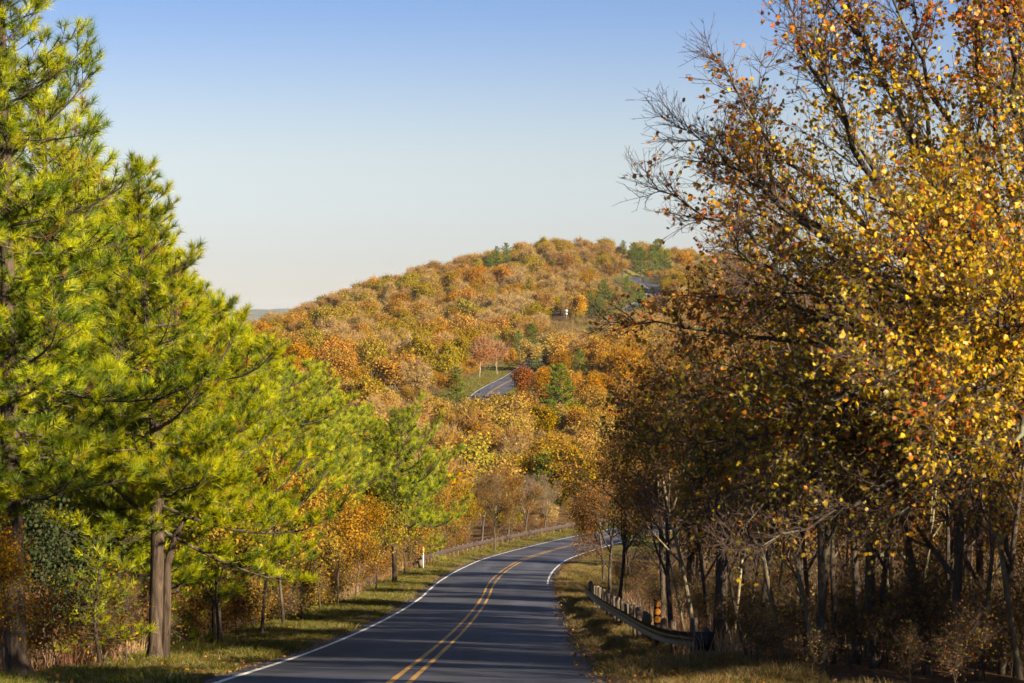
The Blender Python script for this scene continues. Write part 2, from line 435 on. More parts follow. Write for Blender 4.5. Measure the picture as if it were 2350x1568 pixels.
ii = (np.arange(nr - 1)[:, None] * ncn + np.arange(ncn - 1)[None]).ravel()
Tt = np.concatenate([np.stack([ii, ii + 1, ii + ncn + 1], 1), np.stack([ii, ii + ncn + 1, ii + ncn], 1)])
verge = np.where(Tg < 0, 1 - sstep(at_, 5.4 + 5 * (Yg > 380), 7.0 + 6 * (Yg > 380)), 1 - sstep(at_, 5.6, 7.0)) * (Yg < 1300)
soil = (1 - sstep(at_, 3.5, 3.95)) * 0.8
gg = G(); gg.add(np.stack([Xg, Yg, Zg], -1).reshape(-1, 3), Tt, np.stack([verge, soil, 0 * soil], -1).reshape(-1, 3))
link('ground', gg.mesh('ground', M['ground'], True))['kind'] = 'structure'

def strip(tl, trr, y0, y1, dz, C=None, ncols=2, dy=0.75, ragged=0.0):
    y = np.arange(y0, y1, dy); n = len(y)
    hx = np.gradient(xr(y), y); cosh = 1 / np.sqrt(1 + hx ** 2)      # offset across the road's heading
    g = G(); cols = np.linspace(0, 1, ncols)
    rag = np.zeros((n, 2))
    if ragged:
        for s_ in (0, 1):
            q = rng.normal(size=n); q = np.convolve(q, np.ones(7) / 7, 'same') * 1.6 + 0.5 * rng.normal(size=n) * (dy < 2)
            rag[:, s_] = q * ragged
    L = tl + rag[:, 0]; R = trr + rag[:, 1]
    t = L[:, None] + (R - L)[:, None] * cols[None]
    x = xr(y)[:, None] + t / cosh[:, None]
    z = zr(y)[:, None] + dz + 0.012 * (3.3 - np.abs(t)) * 1.0
    V = np.stack([x, np.broadcast_to(y[:, None], x.shape), z], -1)
    i = (np.arange(n - 1)[:, None] * ncols + np.arange(ncols - 1)[None]).ravel()
    T = np.concatenate([np.stack([i, i + 1, i + ncols + 1], 1), np.stack([i, i + ncols + 1, i + ncols], 1)])
    Cc = None
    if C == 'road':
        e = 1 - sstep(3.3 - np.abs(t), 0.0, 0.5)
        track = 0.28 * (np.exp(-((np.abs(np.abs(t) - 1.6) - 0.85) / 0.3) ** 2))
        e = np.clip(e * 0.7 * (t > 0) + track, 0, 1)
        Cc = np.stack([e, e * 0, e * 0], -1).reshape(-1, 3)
    g.add(V.reshape(-1, 3), T, Cc)
    return g
def join_g(*gs):
    g = G()
    for h in gs:
        for V, T, C in zip(h.V, h.T, h.C): g.add(V, T - T.min() if False else T, C)
    return g
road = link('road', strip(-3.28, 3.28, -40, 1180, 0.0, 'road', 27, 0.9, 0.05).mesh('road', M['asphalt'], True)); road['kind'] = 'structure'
for nm, a, b, y0, y1, mt in (('yellow_line', -0.20, -0.10, 20, 700, 'yellow_line'), ('yellow_line', 0.10, 0.20, 20, 700, 'yellow_line'), ('edge_line', -3.02, -2.9, 20, 1120, 'white_line'), ('edge_line', 2.93, 3.04, 121, 300, 'white_line')):
    link(nm, strip(a, b, y0, y1, 0.005, None, 2, 0.9, 0.006).mesh(nm, M[mt], True), road)

# far blue ridge
hx = np.linspace(-9000, 9000, 181); hy = np.linspace(8200, 11500, 25)
HX, HY = np.meshgrid(hx, hy)
prof = np.exp(-((HY - 9800) / 900) ** 2)
crest = 150 + 20 * np.sin(HX / 2300 + 0.7) + 12 * np.sin(HX / 830) + 6 * np.sin(HX / 310 + 2) + 14 * (HX + 1200) / 1000 * (np.abs(HX) < 3000)
HZ = -131 + prof * crest + 3 * rng.normal(size=HX.shape) * prof
i = (np.arange(24)[:, None] * 181 + np.arange(180)[None]).ravel()
hg = G(); hg.add(np.stack([HX, HY, HZ], -1).reshape(-1, 3), np.concatenate([np.stack([i, i + 1, i + 182], 1), np.stack([i, i + 182, i + 181], 1)]))
link('hills', hg.mesh('hills', M['far_hill'], True))['kind'] = 'structure'

# ------------------------------------------------------------------ plant building blocks
def needles(g, pos, dr, scl, K, cols, length=0.20, width=0.0075, spread=0.82, stem=0.15):
    n = len(pos)
    if n == 0: return
    rd = norm(rng.normal(size=(n, K, 3)))
    d = norm(dr[:, None, :] * (1.0 / spread - 0.35 + 0.5 * rng.random((n, K, 1))) + rd)
    b = pos[:, None, :] - dr[:, None, :] * (stem * rng.random((n, K, 1))) * scl[:, None, None]
    L = length * scl[:, None, None] * (0.75 + 0.45 * rng.random((n, K, 1)))
    s = norm(np.cross(d, norm(rng.normal(size=(n, K, 3))))) * (width / 2) * scl[:, None, None]
    V = np.stack([b - s, b + s, b + d * L], 2).reshape(-1, 3)
    T = np.arange(n * K * 3).reshape(-1, 3)
    c = np.repeat(cols, K * 3, 0) * (0.85 + 0.3 * np.repeat(rng.random((n * K, 1)), 3, 0))
    g.add(V, T, c)

MAPLE = np.array([(0, 0, 0), (.26, .10, .02), (.50, .36, .06), (.27, .52, .03), (.36, .80, .05), (.12, .74, 0), (0, 1.05, -.06), (-.12, .74, 0), (-.36, .80, .05), (-.27, .52, .03), (-.50, .36, .06), (-.26, .10, .02), (0, .42, -.04)], 'f8')
MAPLE_T = np.array([(12, 0, 1), (12, 1, 2), (12, 2, 3), (12, 3, 4), (12, 4, 5), (12, 5, 6), (12, 6, 7), (12, 7, 8), (12, 8, 9), (12, 9, 10), (12, 10, 11), (12, 11, 0)])
OVAL = np.array([(0, 0, 0), (.32, .38, .06), (.22, .8, .02), (0, 1.0, -.08), (-.22, .8, .02), (-.32, .38, .06)], 'f8')
OVAL_T = np.array([(0, 1, 5), (1, 4, 5), (1, 2, 4), (2, 3, 4)])
DIAM = np.array([(0, 0, 0), (.42, .5, .05), (0, 1.0, 0), (-.42, .5, .05)], 'f8')
DIAM_T = np.array([(0, 1, 2), (0, 2, 3)])
def frames(dr, n, out=None):
    nrm = norm(rng.normal(size=(n, 3)) + np.array((0, 0, 0.5))) if out is None else norm(out + 0.55 * rng.normal(size=(n, 3)) * norm(out)[:, :1] ** 0)
    x = norm(np.cross(dr, nrm)); z = np.cross(x, dr)
    return np.stack([x, dr, z], 2)               # columns
def leaves(g, pos, dr, size, cols, tmpl=DIAM, tri=DIAM_T, out=None):
    n = len(pos)
    if n == 0: return
    Fm = frames(dr, n, out)
    k = len(tmpl)
    curl = tmpl[None] * np.stack([np.ones(n), np.ones(n), rng.normal(size=n) * 2.0], 1)[:, None, :]
    V = np.einsum('nij,nkj->nki', Fm, curl) * size[:, None, None] + pos[:, None, :]
    T = tri[None] + (np.arange(n) * k)[:, None, None]
    g.add(V.reshape(-1, 3), T.reshape(-1, 3), np.repeat(cols, k, 0))
def hang(n, droop=0.7):
    return norm(rng.normal(size=(n, 3)) + np.array((0, 0, -droop)))
def pick(palette, n, jitter=0.15):
    pal = np.array([p[0] for p in palette], 'f8'); w = np.array([p[1] for p in palette], 'f8'); w /= w.sum()
    return pal[rng.choice(len(pal), n, p=w)] * (1 + jitter * rng.normal(size=(n, 1))).clip(0.5, 1.6)

def vnorm(v):
    l = math.sqrt(v[0]*v[0] + v[1]*v[1] + v[2]*v[2]) or 1.0
    return (v[0]/l, v[1]/l, v[2]/l)
def rdir():
    return vnorm((random.gauss(0, 1), random.gauss(0, 1), random.gauss(0, 1)))
def branch(S, p, d, L, r, lvl, prm, tips):
    """recursive limb: S[lvl] gets segments, tips gets (point, direction) at the ends"""
    mx = prm['levels']
    n = 5 if lvl < 2 else (4 if lvl < mx else 2)
    st = L / n; r0 = r; pts = []
    for i in range(n):
        j = rdir(); w = prm['wob'] * (0.6 if lvl == 0 else 1.0); up = prm['up'][min(lvl, len(prm['up']) - 1)]
        d = vnorm((d[0] + j[0] * w, d[1] + j[1] * w, d[2] + j[2] * w + up))
        q = (p[0] + d[0] * st, p[1] + d[1] * st, p[2] + d[2] * st)
        r1 = r * (1 - (i + 1) / n * prm['taper']) 
        S[min(lvl, len(S) - 1)].append((*p, *q, r0, r1)); p, r0 = q, r1
        pts.append((p, d, r1))
    if lvl >= mx:
        tips.append((p, d)); return
    nch = prm['ch'][min(lvl, len(prm['ch']) - 1)]
    nch = nch + random.choice((-1, 0, 1)) if nch > 2 else nch
    lo = prm['lo'][min(lvl, len(prm['lo']) - 1)]
    for c in range(nch):
        f = lo + (1 - lo) * (c + random.random()) / nch
        k = min(n - 1, int(f * n)); pp, dd, rr = pts[k]
        a = rdir(); x = (dd[1]*a[2]-dd[2]*a[1], dd[2]*a[0]-dd[0]*a[2], dd[0]*a[1]-dd[1]*a[0]); x = vnorm(x)
        sp = prm['spread'] * random.uniform(0.75, 1.3)
        nd = vnorm((dd[0] + x[0] * sp, dd[1] + x[1] * sp, dd[2] + x[2] * sp))
        branch(S, pp, nd, L * prm['len'] * random.uniform(0.7, 1.15) * (1.1 - 0.35 * f), rr * 0.62, lvl + 1, prm, tips)
    branch(S, p, d, L * prm['len'] * 0.8, r0, lvl + 1, prm, tips)

# ------------------------------------------------------------------ pines
PINE_COL = [((0.29, 0.32, 0.005), 5), ((0.39, 0.40, 0.006), 3.2), ((0.10, 0.15, 0.008), 4.6), ((0.40, 0.34, 0.02), 0.5), ((0.28, 0.14, 0.03), 0.25)]
def pine(H, cb, Rm, nb, K=34, fork=False, bias=(0, 0), lean=(0, 0), tuft_dens=1.0, r0=None, needle_w=0.0095, shape=0.85, split=0, seed=1, inner=1.0):
    """returns meshes: trunk, branches, crown and a list of single tufts"""
    random.seed(seed)
    n = 12; zz = np.linspace(0, 1, n)
    P = np.c_[lean[0] * zz ** 1.5 * H + 0.06 * np.sin(zz * 7 + seed), lean[1] * zz * H + 0.06 * np.cos(zz * 6 + seed), zz * H]
    rb = r0 or 0.014 * H
    R = rb * (1 - zz) ** 0.75 + 0.012; R[0] *= 1.5; P[1, 2] = min(P[1, 2], 0.5); P[:, 2] -= 0.05
    gt = G(); gt.tube(P, R, 12, None, True, 0.05)
    if fork:
        m = 5; z0 = 0.24
        Q = np.array([[0.10, 0.04, 0], [0.17, 0.05, 1.2], [0.18, 0.06, 2.1], [0.34, 0.12, 2.7], [0.75, 0.2, 3.4], [1.1, 0.2, 4.4]])
        gt.tube(Q, [rb * .75, rb * .6, rb * .5, rb * .36, rb * .2, .02], 10, None, True, 0.05)
        Q = np.array([[0.0, 0.0, 2.9], [-0.35, -0.15, 3.25], [-0.9, -0.4, 3.8], [-1.3, -0.5, 4.6]])
        gt.tube(Q, [rb * .42, rb * .3, rb * .18, .02], 8, None, True, 0.05)
    S = [[], [], []]; tp, td, ts = [], [], []
    az = random.random() * 6.28
    for b in range(nb):
        t = ((b + random.random()) / nb) ** 0.92
        z = cb + (H * 0.985 - cb) * t
        i = min(n - 2, int(z / H * (n - 1))); f = z / H * (n - 1) - i
        p = P[i] * (1 - f) + P[i + 1] * f
        az += 2.4 + random.gauss(0, 0.35)
        prof = (1 - t ** 1.6) ** (1.15 * shape / .8) * (0.74 + 0.26 * min(1, t / 0.18)) + 0.07
        L = Rm * prof * random.uniform(0.62, 1.18)
        L *= 1 + bias[0] * math.cos(az) + bias[1] * math.sin(az)
        el = math.radians(-10 + 62 * t ** 1.6 + random.gauss(0, 8))
        d = (math.cos(az) * math.cos(el), math.sin(az) * math.cos(el), math.sin(el))
        q = tuple(p); ns = max(3, int(L / 0.21)); st = L / ns; r = 0.007 + 0.0095 * L
        for s in range(ns):
            fr = (s + 1) / ns
            j = rdir(); d = vnorm((d[0] + j[0] * .10, d[1] + j[1] * .10, d[2] + j[2] * .07 + (0.01 + 0.13 * fr * fr)))
            e = (q[0] + d[0] * st, q[1] + d[1] * st, q[2] + d[2] * st)
            S[0].append((*q, *e, r * (1.05 - fr * .8), r * (1.05 - (fr + 1 / ns) * .8) if s < ns - 1 else 0.006)); q = e
            if fr > 0.16:
                for sd in ((-1, 1) if random.random() < 0.8 else (random.choice((-1, 1)),)):
                    a = vnorm((-d[1] * sd, d[0] * sd, 0.0))
                    l2 = (0.26 + 0.40 * L * (1 - fr) * 0.9) * random.uniform(0.6, 1.2); l2 = min(l2 * 1.15, 1.35)
                    dd = vnorm((d[0] * .75 + a[0], d[1] * .75 + a[1], d[2] + 0.22 + random.gauss(0, .2)))
                    m = max(1, int(l2 / 0.22)); w = e
                    for k in range(m):
                        j = rdir(); dd = vnorm((dd[0] + j[0] * .16, dd[1] + j[1] * .16, dd[2] + j[2] * .12 + 0.13))
                        x = (w[0] + dd[0] * l2 / m, w[1] + dd[1] * l2 / m, w[2] + dd[2] * l2 / m)
                        S[1].append((*w, *x, 0.010, 0.006)); w = x
                        if k == m - 1 or (k >= m * 0.4 and random.random() < 0.98 * tuft_dens):
                            tp.append(w); td.append(dd); ts.append(random.uniform(.8, 1.15))
                        if k < m - 1 and random.random() < 0.75 * tuft_dens:
                            s3 = random.choice((-1, 1)); dz = vnorm((dd[0] - dd[1] * s3, dd[1] + dd[0] * s3, dd[2] + .35 + random.gauss(0, .25)))
                            l3 = random.uniform(.12, .26); y = (w[0] + dz[0] * l3, w[1] + dz[1] * l3, w[2] + dz[2] * l3)
                            S[2].append((*w, *y, 0.006, 0.005)); tp.append(y); td.append(dz); ts.append(random.uniform(.75, 1.1))
        tp.append(q); td.append(d); ts.append(1.1)
    for b in range(int(17 * H * inner)):                # short shoots close to the trunk
        z = cb + (H * 0.97 - cb) * random.random(); i = min(n - 2, int(z / H * (n - 1))); f = z / H * (n - 1) - i
        p = P[i] * (1 - f) + P[i + 1] * f; az = random.uniform(0, 6.28); L = random.uniform(.2, .75) * (1 - .6 * z / H)
        d = vnorm((math.cos(az), math.sin(az), random.uniform(0, .7))); q = (p[0] + d[0] * L, p[1] + d[1] * L, p[2] + d[2] * L)
        S[2].append((*p, *q, .007, .005)); tp.append(q); td.append(d); ts.append(random.uniform(.8, 1.1))
    if fork:                                   # boughs on the forked stems
        for (a0, b0, nbr) in (((0.34, 0.12, 2.7), (1.1, 0.2, 4.4), 10), ((-0.6, -0.3, 3.5), (-1.3, -0.5, 4.6), 7)):
            for b in range(nbr):
                f = random.random(); p = tuple(a0[k] + (b0[k] - a0[k]) * f for k in range(3)); az = random.uniform(0, 6.28)
                for sh in range(4):
                    d = vnorm((math.cos(az) + random.gauss(0, .5), math.sin(az) + random.gauss(0, .5), .25 + random.gauss(0, .2))); q = p; L = random.uniform(.5, 1.5)
                    for k in range(7):
                        j = rdir(); d = vnorm((d[0] + j[0] * .15, d[1] + j[1] * .15, d[2] + j[2] * .1 + .05)); e = tuple(q[m_] + d[m_] * L / 7 for m_ in range(3))
                        S[1].append((*q, *e, .012, .008)); q = e
                        if k > 1:
                            for h in range(2):
                                j = rdir(); dz = vnorm((d[0] + j[0] * .8, d[1] + j[1] * .8, d[2] + .3)); y_ = tuple(q[m_] + dz[m_] * .2 for m_ in range(3))
                                tp.append(y_); td.append(dz); ts.append(random.uniform(.8, 1.1))
    tp = np.array(tp); td = np.array(td); ts = np.array(ts)
    td = norm(td + np.array((0, 0, 0.25)))
    cols = pick(PINE_COL, len(tp), 0.18)
    low = tp[:, 2] < cb + 0.10 * (H - cb)
    order = rng.permutation(len(tp)); single = order[:split]; rest = order[split:]
    gc = G(); needles(gc, tp[rest], td[rest], ts[rest], K, cols[rest], width=needle_w)
    gb = G(); gb.segs(S[0], 4); gb.segs(S[1], 3); gb.segs(S[2], 3)
    tr = gt.mesh('trunk', M['pine_bark'], True); br = gb.mesh('branches', M['bark']); cr = gc.mesh('crown', M['needle'])
    return dict(trunk=tr, branches=br, crown=cr, single=[(tp[k], td[k], ts[k]) for k in single], H=H)

tuft_meshes = []
for k in range(8):
    g = G(); needles(g, np.zeros((1, 3)), np.array([[0, 0, 1.0]]), np.ones(1), 66, pick(PINE_COL[:4], 1, .15), width=0.0095)
    tuft_meshes.append(g.mesh('needle_tuft', M['needle']))
ORDN = ['first', 'second', 'third', 'fourth', 'fifth', 'sixth', 'seventh', 'eighth', 'ninth', 'tenth', 'eleventh', 'twelfth', 'thirteenth', 'fourteenth', 'fifteenth', 'sixteenth', 'seventeenth', 'eighteenth', 'nineteenth', 'twentieth']
def put_pine(pv, label, x, y, rz, s=1.0, group='pines left of the road', tufts=False, sink=0.1):
    e = thing('pine_tree', label, 'pine tree', (x, y, gzs(x, y) - sink), rz, s, [('trunk', pv['trunk']), ('branches', pv['branches']), ('crown', pv['crown'], 'stuff')], group)
    if tufts:
        for k, (p, d, sc_) in enumerate(pv['single']):
            link('needle_tuft', tuft_meshes[k % 8], e, p, Vector(d).to_track_quat('Z', 'Y').to_euler(), sc_)
    return e
pA = pine(14.6, 2.8, 3.1, 100, 60, False, (0.1, -0.1), (-0.03, 0), split=260, seed=3, shape=0.8, inner=1.7, r0=0.19)
pB = pine(10.5, 2.8, 3.5, 60, 66, True, (0.18, -0.12), (-0.035, 0), split=260, seed=5, shape=0.95, r0=0.165)
pC = pine(9.5, 1.2, 3.3, 58, 66, False, (0.1, -0.1), (0, 0), seed=8, shape=0.72)
pD = pine(9.2, 0.9, 3.1, 58, 64, False, (0.15, -0.05), (0.01, 0), seed=12, shape=0.8)
pE = pine(9.2, 2.4, 4.1, 42, 62, False, (0.45, -0.15), (0.02, 0), seed=15, shape=0.62)
pF = pine(9.6, 3.1, 3.4, 46, 64, False, (0.15, -0.1), (0.015, 0), seed=18, shape=0.62)
PL = [  # variant, column of the trunk, distance, turn, scale, label
    (pA, 38, 40.0, 0.6, 1.0, 'tall pine at the far left edge, its top out of the picture', True),
    (pB, 362, 47.5, 0.0, 1.0, 'pine with forked grey trunk at the edge of the left verge', True),
    (pC, 492, 60.0, 0.4, 0.95, 'dense bright green pine just right of the forked pine', False),
    (pF, 615, 82.0, 1.3, 1.04, 'slim pine rising between the dense pine and the small dark topped pine', False),
    (pF, 725, 105.0, 2.2, 1.12, 'pine whose dark top stands against the brown hillside', False),
    (pF, 835, 125.0, 0.2, 1.0, 'pine with a leaning crown behind the roadside yellow saplings', False),
    (pE, 905, 121.0, 0.0, 1.0, 'wide pine reaching over the left lane with long low limbs', False),
    (pC, 215, 58.0, 3.6, 1.12, 'pine filling the gap between the edge pine and the forked pine', False),
    (pD, 130, 52.0, 2.1, 1.15, 'pine behind the tall edge pine, half hidden by it', False),
    (pC, 420, 68.0, 5.0, 1.05, 'pine standing behind the forked pine in deep shade', False),
    (pD, 560, 84.0, 4.4, 1.06, 'pine behind the slim pine, only its side showing', False),
    (pF, 660, 108.0, 1.0, 1.08, 'pine deep behind the slim pine, seen through a gap', False),
    (pD, 300, 72.0, 0.9, 1.15, 'pine far back between the left pines', False),
    (pF, 780, 130.0, 2.9, 1.0, 'pine behind the dark topped pine, lower and paler', False),
    (pC, 30, 56.0, 4.1, 1.15, 'pine in the back row at the left edge', False),
    (pD, 960, 150.0, 3.2, 0.74, 'small pine beyond the wide pine near the delineator post', False),
]
for pv, u, d, rz, s, lab, tf in PL:
    put_pine(pv, lab, at(u, d), d, rz, s, tufts=tf)
# the rows behind, tops kept under the skyline of the front row
BACKROW = [(95, 50, 150), (180, 63, 330), (255, 55, 445), (335, 62, 430), (285, 80, 420), (405, 58, 560), (470, 74, 650), (545, 76, 705), (590, 90, 770), (640, 98, 835), (690, 100, 850), (745, 118, 880), (800, 128, 930), (860, 138, 955), (885, 146, 990), (150, 75, 300), (430, 90, 620)]
for k, (u, d, vt) in enumerate(sorted(BACKROW)):
    pv = (pC, pD)[k % 2] if u < 560 else pF; x = at(u, d); s_ = ((V0 - vt) / FPX * d - gzs(x, d)) / (pv['H'] * 1.03)
    put_pine(pv, 'pine of the back rows, ' + ORDN[k] + ' from the left edge', x, d, 1.7 * k, s_)
# low sunlit pine bough in front of the trunks at left: a sapling
pS = pine(2.6, 0.5, 1.1, 16, 30, seed=21, shape=0.6, r0=0.03)
put_pine(pS, 'small pine sapling with bright needles left of the forked trunk', at(222, 45.5), 45.5, 0.5, 1.0)
put_pine(pS, 'small dark pine sapling under the wide pine by the guardrail', at(985, 152), 152, 2.5, 1.1)

# ------------------------------------------------------------------ leafy trees
def leafy(H, tr_r, prm, nleaf, size, palette, seed, tmpl=OVAL, tri=OVAL_T, spread=0.22, bark='bark', twigc=(0.10, 0.07, 0.05), first=0.3, lean=(0, 0), matl='leaf', twigs=0, twig_len=0.5, twig_w=0.006, twk=3, outward=0.0):
    random.seed(seed)
    S = [[], [], [], [], [], []]; tips = []
    branch(S, (0, 0, -0.1), vnorm((lean[0], lean[1], 1)), H * prm['trunk'], tr_r, 0, prm, tips)
    gt = G(); gt.segs(S[0], 8); gt.segs(S[1], 6)
    gb = G(); gb.segs(S[2], 4, twigc)
    for lv in (3, 4, 5): gb.segs(S[lv], twk, twigc)
    tp = np.array([t[0] for t in tips]); td = np.array([t[1] for t in tips])
    if twigs:
        k = rng.integers(0, len(tp), twigs); d = norm(td[k] + 0.55 * rng.normal(size=(twigs, 3)) + np.array((0, 0, .25)))
        b = tp[k] - td[k] * rng.random((twigs, 1)) * 0.5; L = twig_len * (0.5 + rng.random((twigs, 1)))
        s = norm(np.cross(d, rng.normal(size=(twigs, 3)))) * twig_w / 2
        tc = np.array(twigc) * (0.8 + 0.5 * rng.random((twigs, 1)))
        gb.add(np.stack([b - s, b + s, b + d * L], 1).reshape(-1, 3), np.arange(twigs * 3).reshape(-1, 3), np.repeat(tc, 3, 0))
    gl = G()
    if nleaf:
        k = rng.integers(0, len(tp), nleaf)
        pos = tp[k] - td[k] * (rng.random((nleaf, 1)) * spread * 1.5) + rng.normal(size=(nleaf, 3)) * spread
        tipcol = pick(palette, len(tp), 0.12)
        col = np.where(rng.random((nleaf, 1)) < 0.6, tipcol[k], pick(palette, nleaf, 0.2))
        outw = None
        if outward:                                  # leaves of a dense crown face outwards
            cen = tp.mean(0) - np.array((0, 0, 0.8)); outw = norm(pos - tp[k]) * 0.7 + norm(pos - cen) * outward + np.array((0, 0, .15))
        leaves(gl, pos, hang(nleaf, 0.4), size * rng.uniform(.6, 1.25, nleaf), col, tmpl, tri, outw)
    parts = [('trunk', gt.mesh('trunk', M[bark], True)), ('branches', gb.mesh('branches', M['twig']))]
    if nleaf: parts.append(('crown', gl.mesh('crown', M[matl]), 'stuff'))
    return parts
YEL = [((0.42, 0.24, 0.015), 4), ((0.34, 0.22, 0.02), 3), ((0.20, 0.17, 0.015), 2), ((0.40, 0.15, 0.015), 1)]
ORA = [((0.40, 0.17, 0.02), 4), ((0.30, 0.12, 0.025), 3), ((0.42, 0.25, 0.03), 2), ((0.22, 0.13, 0.03), 2)]
BRN = [((0.20, 0.10, 0.035), 4), ((0.27, 0.14, 0.04), 3), ((0.14, 0.09, 0.04), 3), ((0.22, 0.17, 0.04), 1.5), ((0.28, 0.10, 0.03), 1)]
RED = [((0.28, 0.07, 0.035), 4), ((0.20, 0.07, 0.05), 3), ((0.26, 0.12, 0.06), 2)]
OLV = [((0.16, 0.14, 0.02), 4), ((0.22, 0.17, 0.025), 3), ((0.12, 0.13, 0.025), 2), ((0.30, 0.19, 0.03), 1)]
GRN = [((0.10, 0.13, 0.03), 4), ((0.15, 0.16, 0.035), 3), ((0.08, 0.10, 0.03), 2), ((0.24, 0.2, 0.03), 1)]
TAN = [((0.32, 0.21, 0.085), 4), ((0.27, 0.18, 0.08), 3), ((0.34, 0.25, 0.08), 2), ((0.24, 0.15, 0.07), 2)]
near_prm = dict(levels=4, wob=0.16, up=(0.02, 0.05, 0.04, 0.02), taper=0.5, ch=(6, 5, 4, 3), lo=(0.35, 0.25, 0.2, 0.1), spread=0.85, len=0.58, trunk=0.5)
sap_prm = dict(levels=3, wob=0.15, up=(0.02, 0.05, 0.04), taper=0.6, ch=(7, 5, 4), lo=(0.25, 0.2, 0.1), spread=0.9, len=0.5, trunk=0.62)
sapY = leafy(4.6, 0.045, sap_prm, 3800, 0.09, YEL, 31)
sapY2 = leafy(4.2, 0.04, sap_prm, 3400, 0.09, YEL[:2] + OLV[:2], 32)
sapO = leafy(5.0, 0.05, sap_prm, 4200, 0.085, ORA[:2] + YEL[:3] + OLV[:2], 33)
sapB = leafy(5.0, 0.05, sap_prm, 2600, 0.09, BRN, 34, twigs=900)
sapG = leafy(3.4, 0.04, sap_prm, 3000, 0.09, [((0.05, 0.07, 0.035), 3), ((0.07, 0.085, 0.03), 2)], 36)
nearB1 = leafy(9.0, 0.11, near_prm, 11000, 0.09, BRN, 41, tmpl=DIAM, tri=DIAM_T, twigs=2500)
nearB2 = leafy(9.0, 0.12, near_prm, 12000, 0.09, BRN[:3] + ORA[:2] + OLV[:1], 42, tmpl=DIAM, tri=DIAM_T, twigs=2500)
nearO = leafy(9.0, 0.11, near_prm, 10000, 0.095, ORA + YEL[:2] + BRN[:2], 43, tmpl=DIAM, tri=DIAM_T, twigs=2000)
nearG = leafy(8.0, 0.10, near_prm, 10000, 0.09, GRN, 44)
bare = leafy(8.0, 0.13, near_prm, 500, 0.08, TAN, 45, bark='bark', twigc=(0.20, 0.145, 0.095), twigs=5000, twig_w=0.009)
def put_tree(parts, label, x, y, rz=0.0, s=1.0, group=None, name='deciduous_tree', cat='tree', sink=0.05):
    return thing(name, label, cat, (x, y, gzs(x, y) - sink), rz, s, parts, group)
LT = [
    (sapY, 600, 66, 1.2, 'yellow leaved sapling low between the forked pine and the verge', 'left'),
    (sapY2, 500, 56, 1.1, 'yellow green sapling right beside the forked pine trunk', 'left'),
    (sapB, 690, 80, 1.0, 'dull brown sapling leaning over the left verge', 'left'),
    (sapB, 650, 74, 1.2, 'brown leaved sapling behind the yellow saplings near the verge', 'left'),
    (sapY, 775, 95, 1.15, 'golden sapling under the pine with the leaning crown', 'left'),
    (sapO, 815, 103, 1.0, 'orange and yellow sapling beside the golden sapling at left', 'left'),
    (sapO, 930, 134, 1.2, 'broad orange tan oak sapling beneath the wide pine limb', 'left'),
    (sapY2, 735, 88, 1.05, 'yellow green sapling between the golden sapling and the dull brown one', 'left'),
    (sapY2, 862, 113, 1.1, 'pale yellow sapling behind the delineator post', 'left'),
    (sapY, 1075, 184, 1.2, 'bright yellow tree at the end of the wide pine', 'left'),
    (sapO, 1030, 170, 1.1, 'amber sapling behind the guardrail start', 'left'),
    (nearB1, 1135, 172, 0.75, 'brown tree behind the middle of the left guardrail', 'left'),
    (bare, 1105, 190, 0.9, 'bare grey tan tree above the bright yellow tree', 'left'),
    (bare, 1205, 200, 0.85, 'bare fine twigged tree behind the left guardrail bend', 'left'),
    (nearB2, 1165, 190, 0.8, 'dark brown tree between two bare trees at the bend', 'left'),
    (bare, 1250, 205, 0.72, 'bare tree with dark trunk where the road disappears', 'left'),
    (nearG, 1335, 213, 0.8, 'grey green tree at the inside of the bend', 'bend'),
    (sapG, 105, 45.0, 1.0, 'dark green shrub in shade beside the tall edge pine', 'left'),
    (sapG, 175, 49.0, 1.1, 'shaded green bush between the left edge and the forked pine', 'left'),
    (sapO, 10, 38.5, 0.62, 'orange oak sapling at the bottom left corner', 'left'),
]
for parts, u, d, s, lab, side in LT:
    put_tree(parts, lab, at(u, d), d, random.uniform(0, 6.28), s, 'young trees along the left roadside' if side == 'left' else None)

